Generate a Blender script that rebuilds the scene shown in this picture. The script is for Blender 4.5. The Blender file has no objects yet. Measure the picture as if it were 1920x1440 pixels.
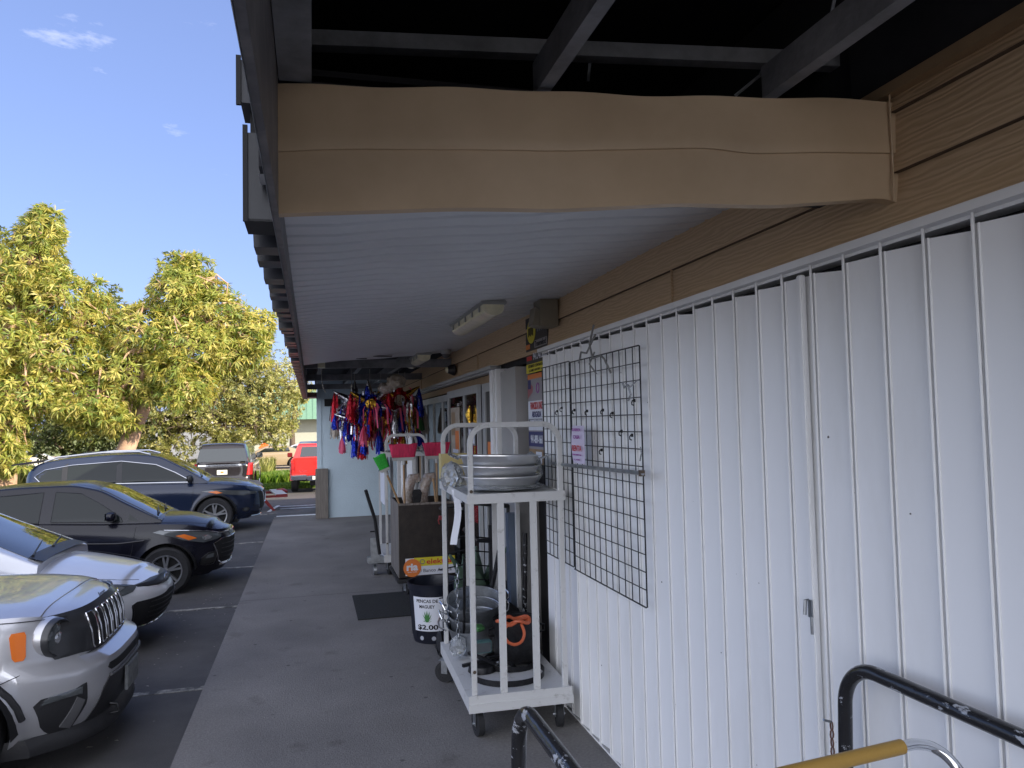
import bpy, bmesh, math, random
import numpy as np
from mathutils import Vector, Matrix
random.seed(7)
sc = bpy.context.scene
COL = sc.collection
PI = math.pi
R = math.radians

# ------------------------------------------------------------------ materials
def mat(name, col, rough=.6, metal=0., var=0., vscale=8., bump=0., bscale=60., coat=0., spec=.5,
        emit=None, trans=0., col2=None, stretch=(1, 1, 1), alpha=1., contrast=None, detail=5.):
    m = bpy.data.materials.new(name); m.use_nodes = True
    nt = m.node_tree; p = nt.nodes['Principled BSDF']
    p.inputs['Base Color'].default_value = (*col, 1)
    p.inputs['Roughness'].default_value = rough
    p.inputs['Metallic'].default_value = metal
    p.inputs['Coat Weight'].default_value = coat
    p.inputs['Coat Roughness'].default_value = .04
    p.inputs['Specular IOR Level'].default_value = spec
    p.inputs['Transmission Weight'].default_value = trans
    p.inputs['Alpha'].default_value = alpha
    if emit:
        p.inputs['Emission Color'].default_value = (*emit[:3], 1); p.inputs['Emission Strength'].default_value = emit[3]
    if var or col2 or bump:
        tc = nt.nodes.new('ShaderNodeTexCoord'); mp = nt.nodes.new('ShaderNodeMapping')
        mp.inputs['Scale'].default_value = stretch
        nt.links.new(tc.outputs['Object'], mp.inputs[0])
    if var or col2:
        n = nt.nodes.new('ShaderNodeTexNoise'); n.inputs['Scale'].default_value = vscale; n.inputs['Detail'].default_value = detail
        n.inputs['Roughness'].default_value = .65
        nt.links.new(mp.outputs[0], n.inputs['Vector'])
        r = nt.nodes.new('ShaderNodeValToRGB')
        lo, hi = contrast or (.3, .7)
        r.color_ramp.elements[0].position = lo; r.color_ramp.elements[1].position = hi
        c2 = col2 or tuple(min(1, c*(1+var)) for c in col)
        c1 = col if col2 else tuple(c*(1-var) for c in col)
        r.color_ramp.elements[0].color = (*c1, 1); r.color_ramp.elements[1].color = (*c2, 1)
        nt.links.new(n.outputs['Fac'], r.inputs[0]); nt.links.new(r.outputs[0], p.inputs['Base Color'])
    if bump:
        n2 = nt.nodes.new('ShaderNodeTexNoise'); n2.inputs['Scale'].default_value = bscale; n2.inputs['Detail'].default_value = 6
        nt.links.new(mp.outputs[0], n2.inputs['Vector'])
        b = nt.nodes.new('ShaderNodeBump'); b.inputs['Strength'].default_value = bump; b.inputs['Distance'].default_value = .02
        nt.links.new(n2.outputs['Fac'], b.inputs['Height']); nt.links.new(b.outputs[0], p.inputs['Normal'])
    return m

def leafmat(name, col, tr=.45):
    m = bpy.data.materials.new(name); m.use_nodes = True; nt = m.node_tree
    for n in list(nt.nodes): nt.nodes.remove(n)
    o = nt.nodes.new('ShaderNodeOutputMaterial'); mx = nt.nodes.new('ShaderNodeMixShader'); mx.inputs[0].default_value = tr
    d = nt.nodes.new('ShaderNodeBsdfPrincipled'); d.inputs['Base Color'].default_value = (*col, 1); d.inputs['Roughness'].default_value = .45
    t = nt.nodes.new('ShaderNodeBsdfTranslucent'); t.inputs[0].default_value = (min(1, col[0]*1.2), col[1]*1.1, col[2]*.6, 1)
    nt.links.new(d.outputs[0], mx.inputs[1]); nt.links.new(t.outputs[0], mx.inputs[2]); nt.links.new(mx.outputs[0], o.inputs[0])
    return m

def link_nodes(m):
    return m.node_tree, m.node_tree.nodes, m.node_tree.links, m.node_tree.nodes['Principled BSDF']

M = {}
M['asphalt'] = mat('asphalt', (.062, .06, .06), .9, col2=(.115, .11, .108), vscale=1.3, bump=.7, bscale=140, detail=12)
M['line'] = mat('worn_line_paint', (.07, .068, .062), .8, col2=(.5, .47, .40), vscale=9, contrast=(.42, .7), detail=9)
M['whiteline'] = mat('white_line_paint', (.45, .45, .45), .8, col2=(.8, .8, .78), vscale=12, contrast=(.3, .6))
M['grass_ground'] = mat('grass_ground', (.10, .14, .03), .95, col2=(.24, .26, .08), vscale=.9, bump=.8, bscale=30, detail=10)
M['sand'] = mat('sand_ground', (.32, .25, .17), .95, col2=(.42, .35, .25), vscale=.4)
M['white_paint'] = mat('white_enamel', (.86, .86, .85), .42, var=.05, vscale=1.5, bump=.05, bscale=8)
M['cart_white'] = mat('cart_chipped_white', (.38, .37, .35), .5, col2=(.60, .60, .59), vscale=16, contrast=(.28, .42), bump=.1, bscale=40)
M['black_pipe'] = mat('black_pipe_paint', (.018, .018, .02), .22, col2=(.4, .41, .43), vscale=26, contrast=(.575, .60), detail=8, bump=.15, bscale=30, stretch=(1, .4, 1))
M['black_wire'] = mat('black_wire', (.008, .008, .009), .5)
M['black_matte'] = mat('black_matte', (.012, .012, .013), .7)
M['black_plastic'] = mat('black_plastic', (.02, .02, .022), .42, bump=.1, bscale=80)
M['grey_plastic'] = mat('grey_plastic', (.10, .10, .105), .5)
M['chrome'] = mat('chrome', (.75, .76, .78), .12, 1.)
M['steel'] = mat('stainless', (.80, .80, .80), .3, .85, bump=.12, bscale=10)
M['galv'] = mat('galvanised', (.42, .44, .46), .35, .9, var=.25, vscale=14)
M['darksteel'] = mat('dark_steel', (.03, .03, .032), .35, .6, var=.4, vscale=30)
M['rubber'] = mat('rubber', (.018, .018, .02), .8, var=.3, vscale=20)
M['wood'] = mat('weathered_wood', (.12, .105, .09), .85, col2=(.25, .225, .20), vscale=5, stretch=(8, 8, .6), bump=.4, bscale=12)
M['handlewood'] = mat('broom_wood', (.38, .24, .12), .5, var=.2, vscale=8, stretch=(6, 6, .5))
M['brownbox'] = mat('brown_panel', (.022, .016, .012), .5, var=.5, vscale=10, bump=.15, bscale=18)
M['wall_blue'] = mat('pale_blue_stucco', (.52, .63, .70), .8, var=.05, vscale=2, bump=.35, bscale=40)
M['trim_tan'] = mat('tan_trim', (.30, .20, .11), .6, var=.1)
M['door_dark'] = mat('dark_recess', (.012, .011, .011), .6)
M['beam'] = mat('grey_timber', (.12, .12, .125), .7, col2=(.24, .24, .25), vscale=6, stretch=(1, 1, 1), bump=.25, bscale=20)
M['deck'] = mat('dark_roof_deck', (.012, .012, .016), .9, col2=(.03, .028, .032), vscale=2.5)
M['fascia'] = mat('fascia_metal', (.10, .095, .10), .5, col2=(.17, .16, .16), vscale=6, contrast=(.45, .6))
M['mansard'] = mat('black_glossy_metal', (.010, .011, .016), .30, .0, var=.5, vscale=5, bump=.15, bscale=3)
M['rib_red'] = mat('red_brown_metal', (.11, .05, .035), .45, var=.3)
M['glass'] = mat('car_glass', (.012, .016, .016), .03, spec=.9, coat=.6)
M['glass_tint'] = mat('car_glass_side', (.012, .016, .016), .03, spec=.4)
M['shopglass'] = mat('shop_glass', (.015, .012, .011), .06, spec=.7)
M['silver'] = mat('silver_car_paint', (.56, .56, .58), .3, .6, coat=.9)
M['silver_light'] = mat('light_silver_paint', (.72, .73, .76), .3, .3, coat=1.)
M['black_paint'] = mat('black_car_paint', (.006, .006, .012), .25, .0, coat=.3, spec=.35)
M['navy_paint'] = mat('navy_car_paint', (.010, .018, .045), .22, .1, coat=.4)
M['dark_paint'] = mat('dark_grey_car_paint', (.018, .014, .014), .25, .4, coat=1.)
M['red_paint'] = mat('red_car_paint', (.62, .02, .015), .3, coat=1.)
M['blue_paint'] = mat('blue_car_paint', (.02, .06, .2), .3, coat=1.)
M['white_car'] = mat('white_car_paint', (.6, .6, .58), .3, coat=.6)
M['tan_car'] = mat('tan_car_paint', (.30, .24, .16), .35, coat=.6)
M['rim'] = mat('alloy', (.55, .56, .58), .28, .85)
M['hub_dark'] = mat('wheel_dark', (.02, .02, .02), .6)
M['amber'] = mat('amber_lens', (.75, .17, .015), .25, coat=.5)
M['redlens'] = mat('red_lens', (.35, .02, .02), .15, coat=.8)
M['lens'] = mat('headlight_lens', (.10, .11, .115), .07, .3, coat=1.)
M['lensbright'] = mat('reflector', (.7, .72, .75), .12, .9)
M['plate'] = mat('plate_white', (.6, .62, .55), .4)
M['plate_grey'] = mat('plate_frame', (.14, .15, .16), .35, col2=(.3, .31, .31), vscale=20)
M['bark'] = mat('pale_bark', (.33, .21, .14), .9, col2=(.50, .34, .24), vscale=3, bump=.5, bscale=9)
M['bark_dark'] = mat('dark_bark', (.10, .075, .055), .9, var=.3, vscale=4, bump=.5, bscale=9)
M['green_roof'] = mat('green_metal_roof', (.13, .25, .18), .4, var=.1)
M['far_white'] = mat('far_white_wall', (.72, .70, .64), .8, var=.04)
M['far_cream'] = mat('far_cream_wall', (.34, .36, .32), .8, var=.06)
M['pink'] = mat('pink_bristles', (.60, .02, .09), .6, var=.3, vscale=60, stretch=(1, 1, .1), bump=.5, bscale=120)
M['green_br'] = mat('green_bristles', (.03, .42, .04), .6, var=.3, vscale=60, bump=.5, bscale=120)
M['broomcap'] = mat('white_broom_cap', (.5, .5, .48), .5)
M['paper'] = mat('white_paper', (.72, .74, .80), .6)
M['ink'] = mat('black_ink', (.01, .01, .015), .7)
M['agave'] = mat('agave_green', (.06, .22, .06), .6)
M['agave_leaf'] = mat('agave_grey_green', (.10, .16, .11), .5, var=.3, vscale=6)
M['yellow'] = mat('yellow_print', (.68, .58, .03), .5)
M['orange'] = mat('orange_print', (.72, .20, .04), .5)
M['orange_hose'] = mat('orange_hose', (.60, .13, .05), .4)
M['redink'] = mat('red_ink', (.55, .03, .03), .6)
M['greyink'] = mat('grey_ink', (.22, .22, .24), .6)
M['blackboard'] = mat('dark_banner', (.03, .028, .028), .5)
M['blueprint'] = mat('navy_print', (.05, .05, .16), .6)
M['pinkpaper'] = mat('pink_flyer', (.66, .60, .74), .6)
M['purple'] = mat('purple_ink', (.35, .08, .35), .6)
M['grille_grey'] = mat('banner_grey', (.32, .30, .31), .6)
M['handle_y'] = mat('mustard_handle', (.42, .25, .05), .5, bump=.1, bscale=100)
M['mat_rubber'] = mat('doormat', (.02, .022, .022), .95, var=.4, vscale=60, bump=.5, bscale=200)
M['fix_lens'] = mat('yellowed_lens', (.78, .72, .50), .3, coat=.4, var=.15, vscale=10)
M['fix_body'] = mat('fixture_body', (.35, .35, .33), .4)
M['box_tan'] = mat('tan_painted_box', (.26, .23, .17), .5)
M['plastic_wrap'] = mat('plastic_wrap', (.75, .78, .8), .12, trans=.75, spec=.6, bump=.8, bscale=9)
M['loofah'] = mat('wrapped_loofah', (.36, .27, .20), .25, col2=(.55, .5, .46), vscale=30, bump=.8, bscale=40, coat=.6)
M['foil_silver'] = mat('silver_foil', (.6, .6, .63), .18, 1., bump=.9, bscale=18)
M['foil_blue'] = mat('blue_foil', (.02, .04, .42), .22, .8, bump=1., bscale=30)
M['foil_red'] = mat('red_foil', (.50, .015, .03), .25, .7, bump=1., bscale=30)
M['foil_gold'] = mat('gold_foil', (.72, .42, .06), .2, 1., bump=.8, bscale=20)
M['foil_green'] = mat('green_foil', (.05, .16, .05), .3, .5)
M['foil_pink'] = mat('pink_tissue', (.7, .1, .2), .6)
M['kraft'] = mat('newsprint', (.35, .28, .2), .8, col2=(.5, .45, .38), vscale=12)
M['string'] = mat('string', (.4, .38, .33), .8)
M['door_white'] = mat('door_aluminium', (.42, .43, .43), .45, var=.1, vscale=4)
M['bench_red'] = mat('red_bench_paint', (.22, .02, .02), .5)
M['bench_top'] = mat('grey_bench_top', (.42, .41, .40), .5)
M['sign_orange'] = mat('orange_sign', (.8, .15, .03), .5)
M['cloth'] = mat('grey_cloth', (.2, .2, .19), .9, var=.2, vscale=30)
L_MANGO = [leafmat('leaf_mango_a', (.32, .36, .08)), leafmat('leaf_mango_b', (.52, .48, .14)), leafmat('leaf_mango_c', (.17, .24, .05)), leafmat('leaf_mango_dry', (.42, .30, .16), .3)]
L_OAK = [leafmat('leaf_oak_a', (.32, .34, .11)), leafmat('leaf_oak_b', (.48, .46, .2)), leafmat('leaf_oak_c', (.15, .17, .06))]
L_DARK = [leafmat('leaf_dark_a', (.13, .17, .06)), leafmat('leaf_dark_b', (.20, .22, .08)), leafmat('leaf_dark_c', (.07, .10, .04))]
L_WEED = [leafmat('weed_a', (.14, .27, .03)), leafmat('weed_b', (.24, .34, .06)), leafmat('weed_c', (.07, .15, .02))]

# concrete walkway: grey, mottled, dark gum spots, fine speckle
def concrete():
    m = mat('walkway_concrete', (.1, .1, .1), .88, bump=.35, bscale=90)
    nt, N, Lk, p = link_nodes(m)
    tc = [n for n in N if n.type == 'TEX_COORD'][0]
    def noise(s, d=8):
        n = N.new('ShaderNodeTexNoise'); n.inputs['Scale'].default_value = s; n.inputs['Detail'].default_value = d
        Lk.new(tc.outputs['Object'], n.inputs['Vector']); return n
    def ramp(src, lo, hi, c1, c2):
        r = N.new('ShaderNodeValToRGB'); r.color_ramp.elements[0].position = lo; r.color_ramp.elements[1].position = hi
        r.color_ramp.elements[0].color = (*c1, 1); r.color_ramp.elements[1].color = (*c2, 1); Lk.new(src, r.inputs[0]); return r
    a = ramp(noise(1.1).outputs['Fac'], .3, .72, (.145, .137, .13), (.225, .213, .20))
    b = ramp(noise(55, 4).outputs['Fac'], .35, .7, (.84, .84, .84), (1.12, 1.12, 1.12))
    v = N.new('ShaderNodeTexVoronoi'); v.inputs['Scale'].default_value = 4.2; v.inputs['Randomness'].default_value = 1
    Lk.new(tc.outputs['Object'], v.inputs['Vector'])
    c = ramp(v.outputs['Distance'], .05, .085, (.45, .45, .45), (1, 1, 1))
    v2 = N.new('ShaderNodeTexVoronoi'); v2.inputs['Scale'].default_value = 11; Lk.new(tc.outputs['Object'], v2.inputs['Vector'])
    c2 = ramp(v2.outputs['Distance'], .035, .05, (1.7, 1.7, 1.7), (1, 1, 1))
    d_ = ramp(noise(.55, 12).outputs['Fac'], .56, .66, (1, 1, 1), (.72, .71, .70)); g_ = ramp(noise(3.1, 9).outputs['Fac'], .62, .70, (1, 1, 1), (.78, .77, .76))
    cur = a.outputs[0]
    for o in (b, c, c2, d_, g_):
        mx = N.new('ShaderNodeMix'); mx.data_type = 'RGBA'; mx.blend_type = 'MULTIPLY'; mx.inputs[0].default_value = 1
        Lk.new(cur, mx.inputs[6]); Lk.new(o.outputs[0], mx.inputs[7]); cur = mx.outputs[2]
    Lk.new(cur, p.inputs['Base Color'])
    return m
M['concrete'] = concrete()
M['white_paint'] = mat('white_enamel_worn', (.88, .88, .87), .42, col2=(.74, .73, .70), vscale=1.7, contrast=(.5, .78), stretch=(1, 1, .25), bump=.06, bscale=7, detail=10)

# embossed wood-grain lap siding (grain runs along Y or X)
def siding(name, axis):
    m = mat(name, (.42, .27, .15), .62)
    nt, N, Lk, p = link_nodes(m)
    tc = N.new('ShaderNodeTexCoord'); mp = N.new('ShaderNodeMapping')
    mp.inputs['Scale'].default_value = (1, .16, 1) if axis == 'Y' else (.16, 1, 1)
    Lk.new(tc.outputs['Object'], mp.inputs[0])
    w = N.new('ShaderNodeTexWave'); w.wave_type = 'BANDS'; w.bands_direction = 'Z'
    w.inputs['Scale'].default_value = 17; w.inputs['Distortion'].default_value = 11; w.inputs['Detail'].default_value = 2.5; w.inputs['Detail Scale'].default_value = 1.3
    Lk.new(mp.outputs[0], w.inputs['Vector'])
    b = N.new('ShaderNodeBump'); b.inputs['Strength'].default_value = .35; b.inputs['Distance'].default_value = .005
    Lk.new(w.outputs['Fac'], b.inputs['Height']); Lk.new(b.outputs[0], p.inputs['Normal'])
    r = N.new('ShaderNodeValToRGB'); r.color_ramp.elements[0].color = (.52, .365, .215, 1); r.color_ramp.elements[1].color = (.62, .445, .275, 1)
    Lk.new(w.outputs['Fac'], r.inputs[0]); Lk.new(r.outputs[0], p.inputs['Base Color'])
    return m
M['siding'] = siding('tan_lap_siding', 'Y')
M['bulk'] = mat('tan_sheet_metal', (.46, .33, .20), .5, col2=(.60, .44, .28), vscale=1.6, bump=.12, bscale=3)
M['ceiling'] = mat('white_soffit', (.64, .65, .66), .38, var=.07, vscale=1.2, bump=.08, bscale=4)

# ------------------------------------------------------------------ mesh helpers
class MB:
    def __init__(s): s.v = []; s.f = []; s.m = []; s.cur = 0
    def add(s, vs, fs):
        b = len(s.v); s.v += [tuple(v) for v in vs]
        for f in fs: s.f.append(tuple(i+b for i in f)); s.m.append(s.cur)
        return s
    def box(s, x0, x1, y0, y1, z0, z1, bev=0):
        if bev:
            bm = bmesh.new(); bmesh.ops.create_cube(bm, size=1)
            for v in bm.verts: v.co = Vector(((x0+x1)/2+v.co.x*(x1-x0), (y0+y1)/2+v.co.y*(y1-y0), (z0+z1)/2+v.co.z*(z1-z0)))
            bmesh.ops.bevel(bm, geom=bm.edges[:], offset=bev, segments=2, affect='EDGES')
            bm.verts.index_update(); s.add([v.co for v in bm.verts], [[v.index for v in f.verts] for f in bm.faces]); bm.free(); return s
        vs = [(x0, y0, z0), (x1, y0, z0), (x1, y1, z0), (x0, y1, z0), (x0, y0, z1), (x1, y0, z1), (x1, y1, z1), (x0, y1, z1)]
        return s.add(vs, [(0, 3, 2, 1), (4, 5, 6, 7), (0, 1, 5, 4), (1, 2, 6, 5), (2, 3, 7, 6), (3, 0, 4, 7)])
    def tube(s, pts, r, n=8, cap=True, rs=None, closed=False):
        pts = [Vector(p) for p in pts]; k = len(pts); vs = []; fs = []
        up = None
        for i, p in enumerate(pts):
            if closed: d = pts[(i+1) % k]-pts[i-1]
            else: d = (pts[min(i+1, k-1)]-pts[max(i-1, 0)])
            d = d.normalized() if d.length > 1e-9 else Vector((0, 0, 1))
            if up is None:
                up = Vector((0, 0, 1)) if abs(d.z) < .9 else Vector((1, 0, 0))
            a = d.cross(up)
            if a.length < 1e-4: a = d.cross(Vector((.3, 1, .2)))
            a.normalize(); b = a.cross(d).normalized(); up = b
            rr = rs[i] if rs else r
            for j in range(n):
                t = 2*PI*j/n; vs.append(p+(a*math.cos(t)+b*math.sin(t))*rr)
        for i in range(k if closed else k-1):
            for j in range(n):
                q = ((i+1) % k)*n
                fs.append((i*n+j, q+j, q+(j+1) % n, i*n+(j+1) % n))
        if cap and not closed: fs.append(tuple(range(n))); fs.append(tuple((k-1)*n+j for j in reversed(range(n))))
        return s.add(vs, fs)
    def lathe(s, prof, c=(0, 0, 0), axis='Z', n=32, a0=0, a1=2*PI):
        vs = []; fs = []; full = abs(a1-a0-2*PI) < 1e-6; k = n if full else n+1
        for i in range(k):
            t = a0+(a1-a0)*i/n
            for r, h in prof:
                x, y = r*math.cos(t), r*math.sin(t)
                p = {'Z': (x, y, h), 'Y': (x, h, y), 'X': (h, x, y)}[axis]
                vs.append((p[0]+c[0], p[1]+c[1], p[2]+c[2]))
        m = len(prof)
        for i in range(n):
            j = (i+1) % k
            for q in range(m-1): fs.append((i*m+q, j*m+q, j*m+q+1, i*m+q+1))
        return s.add(vs, fs)
    def prism(s, poly, d, axis='Y', at=0):
        k = len(poly)
        def P(u, v, h): return {'Y': (u, at+h, v), 'X': (at+h, u, v), 'Z': (u, v, at+h)}[axis]
        vs = [P(u, v, 0) for u, v in poly]+[P(u, v, d) for u, v in poly]
        fs = [tuple(range(k)), tuple(reversed(range(k, 2*k)))]+[(i, (i+1) % k, k+(i+1) % k, k+i) for i in range(k)]
        return s.add(vs, fs)
    def grid(s, rows):
        n = len(rows[0]); vs = [p for r in rows for p in r]
        return s.add(vs, [(i*n+j, i*n+j+1, (i+1)*n+j+1, (i+1)*n+j) for i in range(len(rows)-1) for j in range(n-1)])
    def build(s, name, mt, parent=None, smooth=False, loc=None, recalc=True, sharp=35):
        me = bpy.data.meshes.new(name); me.from_pydata(s.v, [], s.f)
        mts = mt if isinstance(mt, list) else [mt]
        for m in mts: me.materials.append(m)
        if len(mts) > 1: me.polygons.foreach_set('material_index', s.m)
        if recalc:
            bm = bmesh.new(); bm.from_mesh(me); bmesh.ops.recalc_face_normals(bm, faces=bm.faces); bm.to_mesh(me); bm.free()
        if smooth:
            me.polygons.foreach_set('use_smooth', [True]*len(me.polygons)); me.set_sharp_from_angle(angle=R(sharp))
        me.update()
        o = bpy.data.objects.new(name, me); COL.objects.link(o)
        if parent: o.parent = parent
        if loc: o.location = loc
        return o

def thing(name, label, cat, loc=(0, 0, 0), rz=0, group=None):
    o = bpy.data.objects.new(name, None); COL.objects.link(o); o.location = loc; o.rotation_euler = (0, 0, rz)
    o.empty_display_size = .1
    return tag(o, label, cat, group)
def tag(o, label=None, cat=None, group=None, kind=None):
    if label: o['label'] = label
    if cat: o['category'] = cat
    if group: o['group'] = group
    if kind: o['kind'] = kind
    return o
def struct(o): o['kind'] = 'structure'; return o
def copy_tree(o, parent=None):
    c = o.copy(); COL.objects.link(c); c.parent = parent
    for ch in [x for x in bpy.data.objects if x.parent == o]: copy_tree(ch, c)
    return c

def sm(pts, k=6):
    P = [Vector(p) for p in pts]; P = [P[0]*2-P[1]]+P+[P[-1]*2-P[-2]]; out = []
    for i in range(1, len(P)-2):
        a, b, c, d = P[i-1:i+3]
        for j in range(k):
            t = j/k; out.append(.5*((2*b)+(c-a)*t+(2*a-5*b+4*c-d)*t*t+(3*b-a-3*c+d)*t**3))
    return out+[P[-2]]
def arc(c, r, a0, a1, n, plane='XZ'):
    out = []
    for i in range(n+1):
        t = a0+(a1-a0)*i/n; u, v = r*math.cos(t), r*math.sin(t)
        out.append({'XZ': (c[0]+u, c[1], c[2]+v), 'YZ': (c[0], c[1]+u, c[2]+v), 'XY': (c[0]+u, c[1]+v, c[2])}[plane])
    return out

def text(name, s, width, height, origin, xdir, mt, parent, off=.002, bold=0.0, up=(0, 0, 1)):
    """lettering centred on origin; xdir = reading direction; stands off from its board"""
    cu = bpy.data.curves.new(name, 'FONT'); cu.body = s; cu.align_x = 'CENTER'; cu.align_y = 'CENTER'; cu.extrude = .0005; cu.offset = bold
    cu.resolution_u = 3
    ob = bpy.data.objects.new(name, cu); COL.objects.link(ob)
    bpy.context.view_layer.update()
    dg = bpy.context.evaluated_depsgraph_get(); me = bpy.data.meshes.new_from_object(ob.evaluated_get(dg))
    bpy.data.objects.remove(ob); bpy.data.curves.remove(cu)
    co = np.array([v.co[:] for v in me.vertices]); mn, mx = co.min(0), co.max(0)
    X = Vector(xdir).normalized(); U = Vector(up).normalized(); N = X.cross(U).normalized()
    o0 = Vector(origin)
    sx = width/(mx[0]-mn[0]); sy = height/(mx[1]-mn[1]); cx, cy = (mx[0]+mn[0])/2, (mx[1]+mn[1])/2
    for v in me.vertices:
        v.co = o0+X*((v.co.x-cx)*sx)+U*((v.co.y-cy)*sy)+N*(off+v.co.z)
    me.materials.clear(); me.materials.append(mt)
    o = bpy.data.objects.new(name, me); COL.objects.link(o); o.parent = parent
    return o

def pchip(pts):
    xs = [p[0] for p in pts]; ys = [p[1] for p in pts]; n = len(xs)
    d = [(ys[i+1]-ys[i])/(xs[i+1]-xs[i]) for i in range(n-1)]
    m = [d[0]]+[0 if d[i-1]*d[i] <= 0 else 2*d[i-1]*d[i]/(d[i-1]+d[i]) for i in range(1, n-1)]+[d[-1]]
    def f(x):
        if x <= xs[0]: return ys[0]
        if x >= xs[-1]: return ys[-1]
        i = max(j for j in range(n-1) if xs[j] <= x); h = xs[i+1]-xs[i]; t = (x-xs[i])/h
        return (2*t**3-3*t*t+1)*ys[i]+(t**3-2*t*t+t)*h*m[i]+(-2*t**3+3*t*t)*ys[i+1]+(t**3-t*t)*h*m[i+1]
    return f

# ------------------------------------------------------------------ ground
def gz(x, y):
    t = max(0, min(1, (y-19)/9)); t = t*t*(3-2*t)
    u = max(0, min(1, (y-28)/8))
    return -.15-.26*t-.12*u
def sheet(x0, x1, ys, dz, name, mt, nx=2):
    b = MB(); b.grid([[(x0+(x1-x0)*i/(nx-1), y, gz(0, y)+dz) for i in range(nx)] for y in ys])
    return b.build(name, mt)
ys = [-60, -10, 0, 10, 15, 19, 20, 21, 22, 23, 24, 25, 26, 27, 28, 30, 32, 34, 36, 60, 120, 300, 700]
struct(sheet(-500, 500, ys, 0, 'parking_lot', M['asphalt']))
struct(sheet(-90, 60, [31.5, 32, 33, 34, 36, 44], .006, 'grass_verge', M['grass_ground']))
struct(sheet(-200, 200, [44, 50, 60, 90], .008, 'sandy_lane', M['sand']))
struct(sheet(-300, 300, [90.01, 120, 300, 650], .01, 'far_field', M['grass_ground']))
b = MB()
b.box(-.83, 1.95, -6, 17.9, -.6, 0)
struct(b.build('walkway', M['concrete']))
b = MB()
for yy in (1.2, 9.4): b.box(-.83, 1.7, yy, yy+.004, -.002, .001)
struct(b.build('walkway_joints', mat('joint_dirt', (.06, .057, .055), .9)))
b = MB(); b.box(-.79, .10, 17.9, 18.06, -.6, .002); struct(b.build('walkway_edge', M['whiteline']))
b = MB()
for yy, x0 in ((6.83, -2.2), (9.80, -6), (12.5, -6), (15.1, -6), (19.9, -6.0)):
    b.box(x0, -.86, yy, yy+.085, -.3, -.146)
struct(b.build('parking_lines', M['line']))
b = MB()
for (xa, ya, xb, yb) in ((-1.1, 20.6, -.95, 23.0), (-.9, 22.4, 3, 22.9), (-.85, 21.4, 3, 21.9)):
    d = Vector((xb-xa, yb-ya, 0)).normalized(); n = Vector((-d.y, d.x, 0))*.05
    k = 8; rows = []
    for i in range(k+1):
        x = xa+(xb-xa)*i/k; y = ya+(yb-ya)*i/k; z = gz(x, y)+.008
        rows.append([(x-n.x, y-n.y, z), (x+n.x, y+n.y, z)])
    b.grid(rows)
struct(b.build('far_parking_lines', M['whiteline']))
# leaf litter / scraps on the asphalt and walk
b = MB()
for i in range(170):
    if i < 110: x = random.uniform(-1.6, -.86); y = random.uniform(4.5, 16); z = -.147
    else: x = random.uniform(-.7, 1.5); y = random.uniform(3.6, 16); z = .003
    a = random.uniform(0, PI); s = random.uniform(.006, .02) if i < 110 else random.uniform(.003, .009)
    c, d = math.cos(a)*s, math.sin(a)*s
    b.add([(x-c, y-d, z), (x+d*.4, y-c*.4, z+.004), (x+c, y+d, z), (x-d*.4, y+c*.4, z+.003)], [(0, 1, 2, 3)])
tag(b.build('leaf_litter', mat('dry_scraps', (.3, .28, .25), .8, var=.3, vscale=3)), 'pale dry scraps and crumbs scattered along the parking lot edge and walkway', 'litter', kind='stuff')

# ------------------------------------------------------------------ building
store = thing('store_building', 'long low store with tan wood grain siding, white shutters and a deep black roofed overhang', 'building', (1.8, 8, 0))
def S(mb, name, mt, smooth=False, parent=None, **k):
    o = mb.build(name, mt, None, smooth, **k)
    p = parent or store
    o.parent = p
    return o
store.location = (0, 0, 0)
# solid core behind everything
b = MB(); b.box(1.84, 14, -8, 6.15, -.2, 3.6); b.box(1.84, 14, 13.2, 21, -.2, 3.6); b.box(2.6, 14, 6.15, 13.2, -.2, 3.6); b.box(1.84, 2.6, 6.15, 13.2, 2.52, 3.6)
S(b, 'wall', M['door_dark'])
# lap siding
sd = MB()
zz = [2.55, 2.745, 2.935, 2.985]
for i in range(3):
    y1 = 17.2 if i < 2 else 2.4
    z0, z1 = zz[i], zz[i+1]-(.012 if i == 2 else 0)
    sd.add([(1.742, -3, z0), (1.742, y1, z0), (1.762, y1, z1+.012), (1.762, -3, z1+.012), (1.765, -3, z0), (1.765, y1, z0)],
           [(0, 1, 2, 3), (0, 4, 5, 1)])
for yy in (3.42, 8.0, 12.4, -.6):
    sd.box(1.738, 1.75, yy, yy+.004, 2.56, 2.745)
S(sd, 'siding', M['siding'])
b = MB()
for z in (2.55, 2.745, 2.935): b.box(1.7435, 1.764, -3, 17.2 if z < 2.9 else 2.4, z-.0028, z+.0)
S(b, 'lap_shadow', mat('lap_shadow_brown', (.10, .065, .04), .9))  # dark brown strips paint the shadow line under each siding lap
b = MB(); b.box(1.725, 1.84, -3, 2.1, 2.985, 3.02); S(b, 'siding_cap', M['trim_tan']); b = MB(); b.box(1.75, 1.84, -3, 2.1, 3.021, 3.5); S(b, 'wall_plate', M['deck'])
b = MB(); b.box(1.775, 1.84, -8, 17.2, 2.5, 3.6); S(b, 'backing_wall', M['deck'])
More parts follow.
